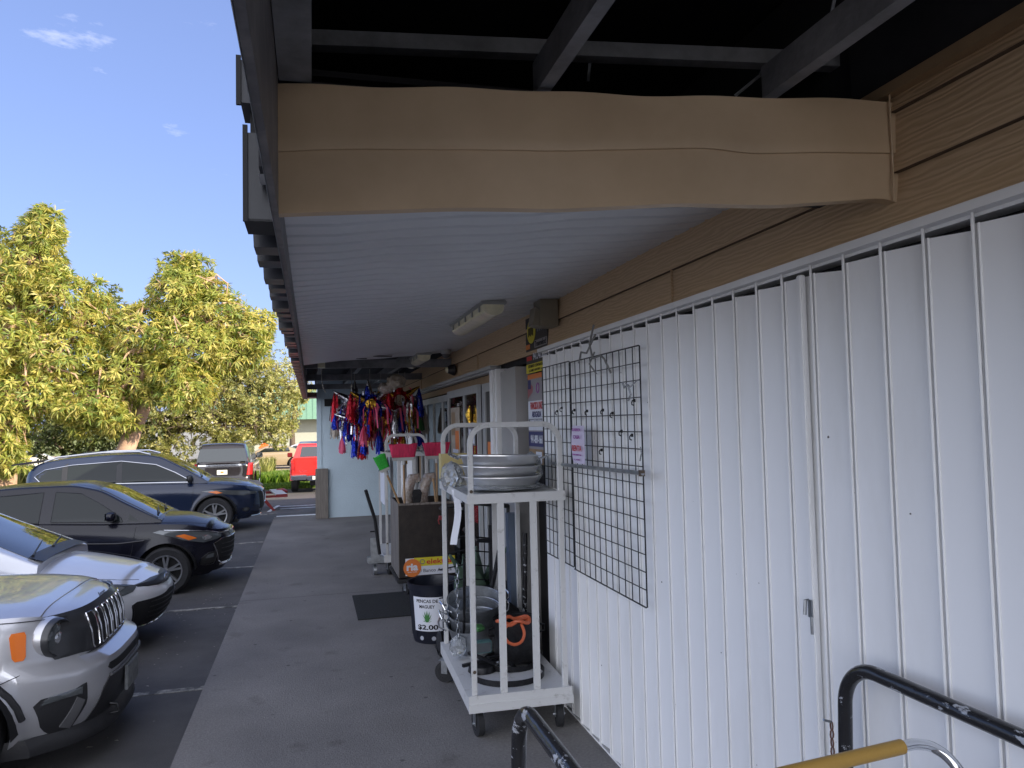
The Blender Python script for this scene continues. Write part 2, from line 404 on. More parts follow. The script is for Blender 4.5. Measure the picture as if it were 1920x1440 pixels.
# ribbed white ceiling: z rises to the wall
def cz(x): return 2.71+.10*(x+.14)
b = MB(); rows = []
y = 2.215
while y < 9.0:
    for dy, dz in ((0, 0), (.10, 0), (.110, .018), (.130, .018), (.14, 0)):
        yy = min(y+dy, 9.05)
        rows.append([(x, yy+(.25 if yy > 8.7 else 0)*(x > 0.8), cz(x)+dz+.006*math.sin(x*9+yy*1.3)) for x in [-.14+1.9*k/8 for k in range(9)]])
    y += .15
b.grid(rows)
S(b, 'ceiling', M['ceiling'], recalc=False)
b = MB(); b.box(.62, .9, 8.74, 8.83, cz(.7)-.004, cz(.7)+.002); S(b, 'ceiling_tear', M['black_matte']); b = MB(); b.box(.5, .62, 8.86, 8.92, cz(.5)-.004, cz(.5)+.002)
S(b, 'ceiling_tear', M['black_matte'])
# bulkhead: buckled tan sheet in two courses, skewed in plan
A = Vector((-.088, 2.20, 0)); B = Vector((1.765, 1.925, 0))
bot = pchip([(0, 2.601), (.147, 2.614), (.284, 2.623), (.413, 2.620), (.519, 2.630), (.653, 2.645), (.782, 2.641), (.882, 2.653), (.965, 2.664), (1, 2.650)])
mid = pchip([(0, 2.778), (.108, 2.790), (.229, 2.792), (.394, 2.792), (.521, 2.802), (.669, 2.814), (.758, 2.799), (.876, 2.804), (1, 2.806)])
top = lambda t: 2.975-.004*t+.003*math.sin(t*30)
mb = MB(); rows = []; n = 70
def brow(zf, out, j):
    row = []
    for i in range(n+1):
        t = i/n; p = A.lerp(B, t)
        wav = .007*math.sin(t*11+j*.15)*min(1, t*3)+.013*math.sin(t*21+.5)*max(0, t-.4)*(1-j/10)
        row.append((p.x, p.y-out+wav, zf(t)))
    return row
rows.append([(p[0], p[1]+.04, p[2]) for p in brow(bot, 0, 0)])
for j in range(6): rows.append(brow(lambda t: bot(t)+(mid(t)-bot(t))*j/5, 0, j))
rows.append(brow(lambda t: mid(t)-.002, .008, 5)); rows.append(brow(mid, .009, 5))
for j in range(1, 6): rows.append(brow(lambda t: mid(t)+(top(t)-mid(t))*j/5, .009*(1-j/5), 5+j))
rows.append([(p[0], p[1]+.03, p[2]) for p in rows[-1]])
mb.grid(rows); S(mb, 'bulkhead', M['bulk'], True, sharp=50)
b = MB(); b.box(-.14, 1.77, 2.22, 2.3, 2.74, 3.0); S(b, 'bulkhead_frame', M['deck'])
b = MB()
b.tube([(1.735, 1.915, 2.99), (1.73, 1.91, 2.85), (1.735, 1.915, 2.76), (1.725, 1.905, 2.70), (1.735, 1.915, 2.655)], .003, 6)
S(b, 'loose_flashing', M['bulk'])
# roof deck and rafters
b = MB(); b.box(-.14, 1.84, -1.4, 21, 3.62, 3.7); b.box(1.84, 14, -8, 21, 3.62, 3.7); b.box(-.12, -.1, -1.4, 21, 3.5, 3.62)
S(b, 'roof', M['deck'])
joists = [((.79, 2.15), (.55, -2)), ((1.50, 2.0), (1.42, -2))]
def beam(name, p, q, w, h, z):
    p = Vector(p); q = Vector(q); d = (q-p).normalized(); n = Vector((-d.y, d.x, 0))*w/2
    mb = MB(); vs = [p-n, p+n, q+n, q-n]
    mb.add([(v.x, v.y, zz_) for zz_ in (z, z+h) for v in vs], [(0, 1, 2, 3), (4, 7, 6, 5), (0, 4, 5, 1), (1, 5, 6, 2), (2, 6, 7, 3), (3, 7, 4, 0)])
    return S(mb, name, M['beam'])
beam('rafter', (.68, 2.16, 0), (.68, -1.4, 0), .042, .10, 2.99)
beam('rafter', (1.40, 2.05, 0), (1.40, -1.4, 0), .045, .10, 3.0)
beam('rafter', (-.038, 2.2, 0), (-.038, -1.4, 0), .09, .2, 2.985)
beam('purlin', (-.1, 2.45, 0), (1.95, 2.18, 0), .05, .05, 3.205)
beam('purlin', (-.1, .9, 0), (1.95, .75, 0), .05, .05, 3.205)
for yy, zl in ((9.9, 2.735), (12.6, 2.735), (15.5, 2.735)):
    beam('purlin', (-.12, yy, 0), (1.75, yy-.25, 0), .09, .10, zl)
for xx in (.15, .75, 1.35):
    beam('rafter', (xx, 9.0, 0), (xx-.05, 17.2, 0), .07, .14, 2.90)
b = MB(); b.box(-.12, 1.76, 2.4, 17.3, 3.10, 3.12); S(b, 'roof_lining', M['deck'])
wm = mat('wire_grey', (.3, .31, .33), .5)
for pts in ([(1.12, 1.75, 3.3), (1.0, 1.95, 3.28), (.98, 2.0, 3.25)], [(1.55, 1.9, 3.3), (1.58, 1.98, 3.22), (1.54, 2.1, 3.12)], [(1.58, 2.3, 3.28), (1.56, 2.33, 3.22), (1.5, 2.4, 3.17)], [(.98, 2.5, 3.3), (.97, 2.5, 3.22)]):
    b = MB(); b.tube(pts, .006, 5); S(b, 'loose_wire', wm)
# fascia and mansard
b = MB()
b.box(-.103, -.086, -1.4, 17.3, 2.60, 3.5)
S(b, 'fascia', M['fascia'])
b = MB(); b.box(-.1055, -.104, -1.4, 17.3, 2.598, 2.64); S(b, 'fascia_trim', mat('fascia_edge', (.25, .26, .28), .5, var=.3))
b = MB()
def pan(z0, z1, xo0, xo1, y0, y1):
    b.add([(-.107, y0, z0), (xo0, y0, z0), (xo1, y0, z1), (-.107, y0, z1), (-.107, y1, z0), (xo0, y1, z0), (xo1, y1, z1), (-.107, y1, z1)],
          [(0, 1, 2, 3), (4, 7, 6, 5), (0, 4, 5, 1), (1, 5, 6, 2), (2, 6, 7, 3), (3, 7, 4, 0)])
pan(2.62, 2.88, -.180, -.19, 2.34, 2.50); pan(2.97, 3.10, -.198, -.204, 2.34, 2.50)



S(b, 'mansard_panel', M['mansard']); b = MB(); b.box(-.175, -.107, 2.40, 2.50, 2.88, 2.97); b.box(-.16, -.107, 2.51, 17.3, 2.66, 3.15); b.box(-.192, -.178, 2.33, 2.34, 2.61, 2.90); b.box(-.210, -.196, 2.33, 2.34, 2.96, 3.11); b.box(-.19, -.107, 2.335, 2.5, 2.612, 2.619)
S(b, 'mansard_recess', M['black_matte']); b = MB()
y = 2.62; k = 0
while y < 7.2:
    pan(2.60+.010*math.sin(k*2.1), 2.9, -.182-.006*math.sin(k*1.7), -.195, y, y+.12); y += .26; k += 1
o = S(b, 'mansard_panel', M['mansard'])
while y < 17.2:
    b = MB(); b.box(-.185, -.107, y, y+.15, 2.60, 2.9); S(b, 'mansard_rib', M['rib_red']); y += .42
# far soffit boards
b = MB(); b.box(-.14, .1, 16.4, 17.3, 2.62, 2.72); S(b, 'far_soffit', M['rib_red'])
# end wall with vent
ew = thing('projecting_wall', 'pale blue stucco end wall projecting across the far end of the walkway', 'wall', (.9, 17.6, 0))
def child(mb, name, mt, parent, smooth=False, world=True, **k):
    """build from world coordinates below a thing that may sit away from the origin"""
    o = mb.build(name, mt, None, smooth, **k); o.parent = parent
    if world: o.matrix_parent_inverse = (Matrix.Translation(parent.location) @ parent.rotation_euler.to_matrix().to_4x4()).inverted()
    return o
b = MB(); b.box(.12, 1.84, 17.2, 21, 0, 3.6); child(b, 'wall', M['wall_blue'], ew)
b = MB(); b.box(.10, .20, 17.185, 17.2, 0, 2.75); b.box(.108, .12, 17.2, 17.4, 0, 2.75); child(b, 'corner_trim', M['wall_blue'], ew)
b = MB(); b.box(.27, .62, 17.175, 17.198, 2.44, 2.6); v = child(b, 'vent', M['black_matte'], ew)
b = MB(); b.box(.44, .455, 17.165, 17.175, 2.44, 2.6); o = child(b, 'vent_bar', M['wall_blue'], ew)
b = MB(); b.box(.06, .33, 17.10, 17.18, 0, 1.08, .004); wp = b.build('corner_board', M['wood']); tag(wp, 'weathered grey plank bolted to the foot of the pale blue wall corner', 'board')
# accordion shutters
def shutter(y0, y1, name='storm_shutter', zt=2.495, lab=None, pitch=.168):
    mb = MB(); n = int(round((y1-y0)/pitch)); rb = MB(); sm_ = MB()
    for i in range(n):
        ya = y0+i*pitch; yb = ya+pitch; dz = -.012*(i % 3 == 1)-.006*(i % 2)
        mb.add([(1.714, ya+.005, .035+dz), (1.69, yb, .035+dz), (1.69, yb, zt), (1.714, ya+.005, zt+dz)], [(0, 1, 2, 3)])
        mb.add([(1.69, ya, .035+dz), (1.714, ya+.005, .035+dz), (1.714, ya+.005, zt+dz), (1.69, ya, zt)], [(0, 1, 2, 3)])
        rb.tube([(1.687, ya, .03+dz), (1.687, ya, zt+.03)], .0048, 8)
        rb.tube([(1.690, ya-.015, .03+dz), (1.690, ya-.015, zt)], .003, 6); sm_.box(1.6885, 1.6925, ya-.0105, ya-.0055, .04+dz, zt)  # grey strip beside each rib paints the shade between slats
    o = S(mb, name, M['white_paint'])
    rb.build('slat_hinge', M['white_paint'], o, True); sm_.build('slat_seam_shade', mat('seam_shade_grey', (.48, .47, .46), .6), o)
    t = MB(); t.box(1.70, 1.765, y0-.05, y1+.05, 2.515, 2.565); t.box(1.66, 1.70, y0-.05, y1+.05, 2.525, 2.55)
    t.box(1.70, 1.76, y0-.05, y1+.05, -.001, .012)
    t.build('track', M['white_paint'], o)
    return o
sh = shutter(-1.1+.006, 5.45)
tag(sh, 'long white accordion storm shutter')
b = MB(); b.box(1.676, 1.70, 2.31, 2.335, .03, 2.5, .004); o = b.build('meeting_post', M['white_paint'], sh)
b = MB(); b.tube([(1.665, 2.32, 1.36), (1.655, 2.325, 1.36), (1.65, 2.325, 1.31)], .006, 6); b.box(1.667, 1.672, 2.31, 2.33, 1.30, 1.36)
b.tube([(1.655, 2.295, 1.31), (1.655, 2.295, 1.25)], .005, 6)
b.build('latch', M['galv'], sh)
# specks / scars on the shutter
b = MB()
for i in range(60):
    yy = random.uniform(.9, 4.6); z = random.uniform(.2, 2.3); k = math.floor((yy-.0)/.168)
    ya = -1.094+math.floor((yy+1.094)/.168)*.168; t = (yy-ya)/.168; x = 1.714-.024*t-.0012; s = random.choice((.002, .003, .004, .006))
    b.add([(x, yy-s, z), (x, yy+s*.6, z-s*.6), (x, yy+s, z+s*.3), (x, yy, z+s)], [(0, 1, 2, 3)])
b.build('paint_scar', mat('scar', (.10, .08, .07), .8), sh)
sh2 = shutter(13.3, 15.8); tag(sh2, 'short white accordion shutter beyond the doors')
# folded shutter stack + jambs next to the banners
b = MB(); b.box(1.66, 1.84, 6.15, 6.52, .02, 2.47); b.box(1.69, 1.84, 6.53, 6.78, .02, 2.46)
S(b, 'folded_shutter', mat('grey_white_panel', (.36, .35, .34), .5, var=.04))
b = MB()
for yy, w, x in ((6.82, .05, 1.655), (6.90, .04, 1.67), (6.96, .05, 1.65), (7.04, .12, 1.67)): b.box(x, 1.84, yy, yy+w, .0, 2.50)
S(b, 'door_jamb', M['white_paint'])
b = MB(); b.box(1.70, 1.78, 7.1, 13.2, 2.50, 2.55); b.box(1.64, 1.7, 7.0, 13.2, 2.515, 2.545); S(b, 'door_track', M['door_white'])
b = MB(); b.box(1.80, 1.84, 7.16, 13.2, 2.42, 2.50); S(b, 'door_header', M['trim_tan'])
# entrance: fixed lights + sliding leaf
def leaf(y0, y1, x, zt, mull, name='glass_door'):
    fr = MB(); w = .055
    fr.box(x, x+.04, y0, y0+w, .02, zt); fr.box(x, x+.04, y1-w, y1, .02, zt)
    fr.box(x, x+.04, y0+w, y1-w, zt-.09, zt); fr.box(x, x+.04, y0+w, y1-w, .02, .14)
    for m_ in mull: fr.box(x+.002, x+.038, m_-.03, m_+.03, .14, zt-.09)
    o = S(fr, name, M['door_white'])
    g = MB(); g.box(x+.018, x+.024, y0+w, y1-w, .14, zt-.09); g.build('pane', M['shopglass'], o)
    return o
d1 = leaf(7.16, 8.05, 1.79, 2.42, (7.95,), 'shop_window')
d2 = leaf(8.05, 9.95, 1.74, 2.42, (8.85,), 'glass_door')
d3 = leaf(9.95, 12.9, 1.79, 2.40, (10.7, 11.5, 12.2), 'shop_window')
b = MB(); b.box(1.80, 1.82, 12.9, 13.2, 0, 2.5); S(b, 'door_side_panel', M['trim_tan'])
for (y0, y1, z0, z1, mt) in ((10.2, 10.55, .9, 2.2, 'kraft'), (10.9, 11.3, .5, 2.25, 'kraft'), (9.1, 9.75, .8, 2.1, 'kraft')):
    pass
# things shown in the shop windows (posters, foil decorations)
def poster(y0, y1, z0, z1, x, mt, label, cat='poster', dots=()):
    mb = MB(); mb.box(x-.003, x, y0, y1, z0, z1); o = tag(mb.build('window_poster', M[mt]), label, cat)
    for (dy0, dy1, dz0, dz1, dm) in dots:
        q = MB(); q.box(x-.0045, x-.003, y0+dy0*(y1-y0), y0+dy1*(y1-y0), z0+dz0*(z1-z0), z0+dz1*(z1-z0)); q.build('print', M[dm], o)
    return o
poster(9.15, 9.75, 1.62, 2.2, 1.752, 'kraft', 'brown printed poster high in the sliding door pane', dots=((.1, .5, .1, .5, 'orange'), (.5, .9, .4, .9, 'trim_tan'), (.2, .8, .02, .1, 'paper')))
poster(9.1, 9.8, .95, 1.55, 1.752, 'paper', 'white and brown notice low in the sliding door pane', 'notice', dots=((.15, .85, .1, .35, 'kraft'), (.1, .6, .5, .9, 'greyink')))
poster(8.2, 8.62, .9, 1.6, 1.752, 'foil_red', 'red glitter panel behind the near door pane', 'decoration')
poster(8.25, 8.65, 1.75, 1.95, 1.752, 'greyink', 'small grey number notice on the near door pane', 'notice', dots=((.1, .4, .1, .9, 'paper'), (.55, .85, .1, .9, 'paper')))
poster(7.3, 7.75, .95, 1.32, 1.802, 'paper', 'white notice with green print low in the shop window', 'notice', dots=((.45, .9, .1, .95, 'agave'), (.1, .35, .3, .5, 'agave')))
poster(7.3, 7.6, 1.55, 1.98, 1.802, 'foil_pink', 'pink and yellow poster in the shop window', dots=((.2, .8, .4, .95, 'yellow'), (.3, .6, .55, .75, 'orange')))
poster(7.62, 7.85, 1.5, 1.8, 1.802, 'orange', 'small orange and navy sticker in the shop window', 'sticker', dots=((.1, .9, .05, .45, 'blueprint'),))
b = MB(); b.box(1.752, 1.757, 8.3, 8.34, 1.55, 2.1); b.box(1.752, 1.757, 8.5, 8.53, 1.5, 1.72); b.tube([(1.73, 8.42, 2.2), (1.72, 8.44, 2.1), (1.73, 8.42, 1.98)], .03, 8, rs=[.005, .04, .01])
tag(b.build('foil_decoration', M['foil_gold'], None, True), 'gold foil streamer hanging behind the door glass', 'decoration')

# lights, horn, camera, alarm box
def ceiling_light(x, y, L, label):
    t = thing('ceiling_light', label, 'light', (x, y, cz(x)), 0, 'wraparound strip lights under the white ceiling')
    p = MB(); p.box(-.09, .09, -.02, L+.02, -.03, -.002, .006); p.build('base', M['fix_body'], t)
    rows = []
    for j in range(9):
        a = PI*j/8; rows.append([(-.075*math.cos(a), yy, -.03-.075*math.sin(a)**.6) for yy in (0, .03, L-.03, L)])
    p = MB(); p.grid(rows); p.add([r[0] for r in rows], [tuple(range(9))]); p.add([r[-1] for r in rows], [tuple(range(9))])
    p.build('lens', M['fix_lens'], t, True)
    for k in range(5):
        p = MB(); p.box(-.083, -.074, .1+(L-.2)*k/4, .125+(L-.2)*k/4, -.07, -.02); p.build('clip', M['fix_body'], t)
ceiling_light(1.22, 5.05, 1.22, 'nearer long strip light with yellowed lens on the white ceiling')
ceiling_light(1.30, 8.95, 1.22, 'farther strip light with yellowed lens at the torn ceiling edge')
t = thing('alarm_box', 'beige alarm siren box on the siding beside the tall banner', 'alarm', (1.74, 5.2, 2.83))
p = MB(); p.box(-.14, 0, 0, .17, -.14, .06, .006); p.build('housing', M['box_tan'], t)
p = MB(); p.prism([(-.19, -.13), (-.14, -.14), (-.14, -.02), (-.17, .0)], .13, 'Y', .02); p.build('hood', M['box_tan'], t)
p = MB(); p.box(-.142, -.139, .03, .13, -.11, -.06); p.box(-.19, -.15, .06, .12, -.125, -.121); p.build('red_lamp', M['redlens'], t)
t = thing('security_lamp', 'black bell shaped lamp on the siding above the doors', 'lamp', (1.74, 9.3, 2.67))
p = MB(); p.lathe([(0, -.11), (.045, -.10), (.075, -.02), (.06, 0), (0, 0)], (0, 0, 0), 'X', 16); p.build('shade', M['black_plastic'], t, True)
p = MB(); p.lathe([(0, -.135), (.03, -.125), (.04, -.10)], (0, 0, 0), 'X', 12); p.build('bulb', M['fix_lens'], t, True)
t = thing('dome_camera', 'small white dome camera under the ceiling by the wall', 'camera', (1.55, 8.9, cz(1.55)))
p = MB(); p.lathe([(0, 0), (.07, 0), (.07, -.03), (.05, -.05)], (0, 0, 0), 'Z', 16); p.build('base', M['fix_body'], t, True)
p = MB(); p.lathe([(.05, -.045), (.045, -.08), (.02, -.1), (0, -.103)], (0, 0, 0), 'Z', 16); p.build('dome', M['grey_plastic'], t, True)
t = thing('junction_box', 'small cream junction box with hanging wire on the far beam', 'box', (.12, 9.75, 2.75))
p = MB(); p.box(-.045, .045, -.02, .03, -.02, .055, .003); p.build('cover', M['fix_lens'], t)
p = MB(); p.tube([(0, 0, -.02), (.0, 0, -.15), (.02, 0, -.28), (.05, 0, -.33)], .004, 5); p.build('wire', M['string'], t)

# ------------------------------------------------------------------ banners and flyer
def board(name, label, cat, y0, y1, z0, z1, x, mt):
    t = thing(name, label, cat, (x, y0, z0)); mb = MB(); mb.box(x, x+.012, y0, y1, z0, z1); child(mb, 'panel', M[mt], t); return t
def patch(t, y0, y1, z0, z1, x, mt, name='print'):
    mb = MB(); mb.box(x-.0015, x-.0003, y0, y1, z0, z1); return child(mb, name, M[mt], t)
def wtext(t, s, yc, zc, w, h, x, mt, bold=.01):
    o = text('lettering', s, w, h, (x-.002, yc, zc), (0, -1, 0), M[mt], None, .0008, bold); o.parent = t
    o.matrix_parent_inverse = Matrix.Translation(t.location).inverted()
X1 = 1.745
t = board('hanging_banner', 'upper black and yellow phone number banner beside the shutter', 'banner', 5.50, 6.10, 2.40, 2.86, X1, 'blackboard')
mb = MB(); mb.lathe([(0, -.002), (1, -.002), (1, 0), (0, 0)], (0, 0, 0), 'X', 24)
mb.v = [(X1-.001+v[0], 5.93+v[1]*.12, 2.74+v[2]*.10) for v in mb.v]; child(mb, 'oval_logo', M['yellow'], t)
for k in range(5): patch(t, 5.87+.03*k, 5.89+.03*k, 2.70+.01*(k % 2), 2.77, X1-.003, 'ink')
patch(t, 5.50, 6.10, 2.40, 2.475, X1, 'yellow')
patch(t, 5.98, 6.10, 2.60, 2.64, X1, 'orange'); patch(t, 5.93, 6.08, 2.505, 2.54, X1, 'redink')
for k in range(4): patch(t, 5.58+.055*k, 5.605+.055*k, 2.72, 2.82-.02*(k % 2), X1, 'greyink')
patch(t, 5.51, 5.85, 2.595, 2.655, X1, 'grille_grey')
wtext(t, 'Traemelocl', 5.68, 2.625, .3, .045, X1-.001, 'ink', .02)
wtext(t, '941.747.8880', 5.70, 2.53, .38, .06, X1, 'paper', .03)
wtext(t, 'ESTAMOS CONTRATANDO', 5.78, 2.455, .5, .024, X1-.001, 'ink'); wtext(t, 'LLAME AHORA', 5.85, 2.42, .32, .02, X1-.001, 'ink')
X2 = 1.748
t = board('hanging_banner', 'tall lawyer banner with a striped flag and red lettering', 'banner', 5.68, 6.08, 1.66, 2.39, X2, 'grille_grey')
patch(t, 5.68, 6.08, 2.35, 2.39, X2, 'orange')
mb = MB()
for k in range(5):
    y = 6.07-.03*k
    mb.add([(X2-.002, y, 2.34-.012*k), (X2-.002, y-.014, 2.34-.012*k), (X2-.002, y-.002, 2.20+.01*k), (X2-.002, y+.010, 2.19+.01*k)], [(0, 1, 2, 3)])
child(mb, 'flag_stripe', M['redink'], t); patch(t, 5.99, 6.07, 2.27, 2.345, X2-.001, 'blueprint', 'flag_canton')
mb = MB(); mb.tube([(X2-.003, 5.79+.035*math.cos(a*.6), 2.27+.04*math.sin(a*.6)) for a in range(11)], .004, 5, closed=True); child(mb, 'emblem', M['purple'], t)
patch(t, 5.68, 6.08, 1.93, 2.17, X2, 'paper')
wtext(t, 'FRANCISCA DIAZ', 5.84, 2.13, .33, .06, X2-.001, 'redink', .02)
wtext(t, 'ABOGADA', 5.84, 2.06, .26, .05, X2-.001, 'blueprint', .03)
patch(t, 5.69, 6.07, 1.975, 2.025, X2-.001, 'greyink')
wtext(t, 'INMIGRACION', 5.85, 2.0, .32, .036, X2-.002, 'paper', .02)
patch(t, 5.68, 6.08, 1.80, 1.92, X2, 'blueprint')
wtext(t, '941-889-1661', 5.85, 1.86, .33, .07, X2-.001, 'paper', .03)
patch(t, 5.68, 6.08, 1.66, 1.78, X2, 'trim_tan'); patch(t, 5.72, 5.88, 1.67, 1.76, X2-.001, 'paper')
# wire grid panels
def grid_panel(y0, y1, z0, z1, label, x=1.63):
    mb = MB(); ny = int(round((y1-y0)/.0865)); nz = int(round((z1-z0)/.0865))
    for i in range(ny+1):
        yy = y0+(y1-y0)*i/ny; mb.tube([(x, yy, z0), (x, yy, z1)], .0042 if i in (0, ny) else .003, 5)
    for j in range(nz+1):
        z = z0+(z1-z0)*j/nz; mb.tube([(x-.006, y0, z), (x-.006, y1, z)], .0042 if j in (0, nz) else .003, 5)
    return tag(mb.build('wire_grid_panel', M['black_wire']), label, 'grid panel', 'black wire display grids hung on the shutter')
grid_panel(3.58, 4.66, 1.05, 2.38, 'nearer black wire display grid on the white shutter, with the flyer')
grid_panel(4.68, 5.28, 1.06, 2.39, 'narrow black wire display grid beside the banners')
b = MB(); b.tube([(1.60, 3.52, 1.73), (1.60, 5.0, 1.71)], .011, 8)
o = tag(b.build('rail_bar', M['galv'], None, True), 'thin metal bar across the wire display grid', 'bar')
b = MB(); b.box(1.588, 1.612, 3.52, 3.545, 1.715, 1.745); b.build('end_clamp', M['bark_dark'], o)
hk = None
hooks = [(3.92, 2.06), (3.96, 1.88), (4.1, 1.9), (4.22, 2.0), (4.36, 2.02), (4.62, 2.02), (4.85, 2.03), (5.1, 2.05), (5.2, 2.03), (4.4, 1.79), (4.8, 1.8)]
for i, (yy, z) in enumerate(hooks):
    if hk is None:
        p = MB(); p.tube([(-.004, 0, .02), (-.02, 0, .015), (-.03, 0, 0), (-.028, 0, -.02), (-.01, 0, -.028)], .0055, 6); p.box(-.012, .002, -.011, .011, 0, .028)
        hk = o = tag(p.build('grid_hook', M['black_matte']), 'little black plastic hook clipped to the wire grid', 'hook', 'small hooks clipped on the wire grid')
    else:
        o = hk.copy(); COL.objects.link(o)
    o.location = (1.622, yy-.28, z+.03); o.scale = (.6, .6, .6)
b = MB()
b.tube([(1.60, 4.42, 2.56), (1.585, 4.46, 2.45), (1.58, 4.40, 2.36), (1.60, 4.32, 2.37), (1.58, 4.22, 2.34), (1.6, 4.18, 2.26)], .006, 6)
b.tube([(1.60, 4.40, 2.5), (1.58, 4.5, 2.40), (1.60, 4.65, 2.42), (1.61, 4.72, 2.36)], .006, 6)
b.tube([(1.60, 4.42, 2.40), (1.57, 4.43, 2.33), (1.6, 4.40, 2.27)], .005, 6)
b.v = [(v[0], v[1]-.28, v[2]) for v in b.v]
tag(b.build('knotted_strap', mat('grey_strap', (.22, .22, .21), .7), None, True), 'grey knotted strap tying the wire grid to the shutter track', 'strap')
b = MB(); b.tube([(1.61, 4.02, 2.20), (1.60, 3.98, 2.17), (1.60, 3.93, 2.18), (1.6, 3.9, 2.13), (1.6, 3.93, 2.10)], .006, 6); b.tube([(1.61, 3.84, 2.2), (1.6, 3.9, 2.17), (1.6, 3.96, 2.19)], .004, 6)
b.tube([(1.61, 3.82, 1.86), (1.605, 3.80, 1.83), (1.61, 3.83, 1.79)], .004, 5)
b.v = [(v[0], v[1]-.26, v[2]) for v in b.v]
tag(b.build('plastic_tie', M['plastic_wrap'], None, True), 'torn clear plastic tie on the near edge of the wire grid', 'tie')
t = thing('rental_flyer', 'pale pink rental flyer hung on the wire grid behind the cart', 'flyer', (1.60, 4.46, 1.7))
b = MB(); b.grid([[(1.60-.012*math.sin(j*.5)*k, 4.35+.21*k, 1.735+.235*j/6) for k in (0, .5, 1)] for j in range(7)]); child(b, 'sheet', M['pinkpaper'], t)
for (zc, w, h, s_, mt) in ((1.830, .17, .036, 'RENTA', 'redink'), (1.945, .15, .018, 'SE RENTA', 'purple'), (1.90, .12, .022, 'CASA', 'purple'), (1.79, .16, .010, 'DEPARTAMENTO EN', 'purple'), (1.76, .11, .010, 'LLAME', 'purple')):
    wtext(t, s_, 4.455, zc, w, h, 1.588, mt, .02)

# ------------------------------------------------------------------ carts
def caster(name, parent, x, y, r=.075, rot=0, z0=.17):
    c, s_ = math.cos(rot), math.sin(rot)
    w = MB(); w.lathe([(0, -.02), (r*.55, -.02), (r*.6, -.024), (r, -.02), (r, .02), (r*.6, .024), (r*.55, .02), (0, .02)], (0, 0, 0), 'X', 24)
    w.v = [(x+v[0]*c-v[1]*s_, y+v[0]*s_+v[1]*c, r+v[2]) for v in w.v]
    o = w.build(name, M['rubber'], parent, True)
    f = MB()
    for k in (-.03, .027): f.box(k, k+.003, -.03, .02, -.01, z0-r)
    f.box(-.035, .035, -.04, .04, z0-r-.004, z0-r); f.tube([(-.04, 0, 0), (.04, 0, 0)], .008, 8)
    f.v = [(x+v[0]*c-v[1]*s_, y+v[0]*s_+v[1]*c, r+v[2]) for v in f.v]
    f.build('caster_fork', M['galv'], o)
    return o
def rack_cart(label, W, D, H, shelf, loc, rz, nslat=2, full=True):
    """deck on casters, hoop frames front and back, upper shelf; origin at front left corner"""
    t = thing('rack_cart', label, 'cart', loc, rz, 'white metal rack carts on the walkway')
    p = MB(); p.box(0, W, 0, D, .245, .262); p.build('deck', M['cart_white'], t)
    p = MB(); p.box(-.012, W+.012, -.012, 0, .175, .275); p.box(-.012, W+.012, D, D+.012, .175, .262); p.box(-.012, 0, 0, D, .175, .262); p.box(W, W+.012, 0, D, .175, .262)
    p.box(-.014, W+.014, -.02, -.012, .172, .225)
    p.build('deck_frame', M['cart_white'], t)
    for yy, hr in ((0.02, 1), (D-.03, 1)):
        p = MB(); rc = .12; bw, bd = .036, .03
        path = [(.03, .25)]+[(.03, .9), (.03, H-rc)]+[(.03+rc-rc*math.cos(a), H-rc+rc*math.sin(a)) for a in [PI/2*k/8 for k in range(1, 9)]]
        path += [(W-.03-rc+rc*math.sin(a), H-rc+rc*math.cos(a)) for a in [PI/2*k/8 for k in range(0, 9)]]+[(W-.03, .9), (W-.03, .25)]
        rows = []
        for i, (x, z) in enumerate(path):
            a = path[max(0, i-1)]; c = path[min(len(path)-1, i+1)]; dx, dz = c[0]-a[0], c[1]-a[1]; l = math.hypot(dx, dz); nx, nz = -dz/l*bw/2, dx/l*bw/2
            rows.append([(x+nx, yy-bd/2, z+nz), (x+nx, yy+bd/2, z+nz), (x-nx, yy+bd/2, z-nz), (x-nx, yy-bd/2, z-nz), (x+nx, yy-bd/2, z+nz)])
        p.grid(rows); o = p.build('hoop_frame', M['cart_white'], t)
        bv = o.modifiers.new('b', 'BEVEL'); bv.width = .006; bv.segments = 2
        for k in range(nslat):
            x = W*(k+1)/(nslat+1)+.0; q = MB(); q.box(x-.023, x+.023, yy-.016, yy-.006, .27, shelf-.01); q.build('upright', M['cart_white'], t)
    p = MB(); p.box(-.0, W, -.004, .008, shelf-.05, shelf+.012); p.box(0, W, D-.012, D, shelf-.045, shelf+.01); p.box(0, .01, .008, D-.012, shelf-.045, shelf+.01); p.box(W-.01, W, .008, D-.012, shelf-.045, shelf+.01)
    p.box(.01, W-.01, .008, D-.012, shelf-.012, shelf); p.build('shelf', M['cart_white'], t)
    p = MB()
    for z in (shelf+.03, .42):
        p.lathe([(0, -.004), (.011, -.003), (.011, .0), (0, .0)], (.03, .002, z), 'Y', 10)
    p.build('bolt', M['bark_dark'], t)
    for (x, y, a) in ((.06, .07, 0.15), (W-.06, .07, -.1), (W-.07, D-.1, .3)): caster('caster', t, x, y, .078, a)
    caster('caster', t, .0, D-.14, .078, 1.0)
    return t
CX, CY_ = .955, 4.86
cart = rack_cart('near white metal rack cart on casters loaded with pans and steel tubs', .66, 1.28, 1.985, 1.53, (CX, CY_-.06, 0), R(-1.5))
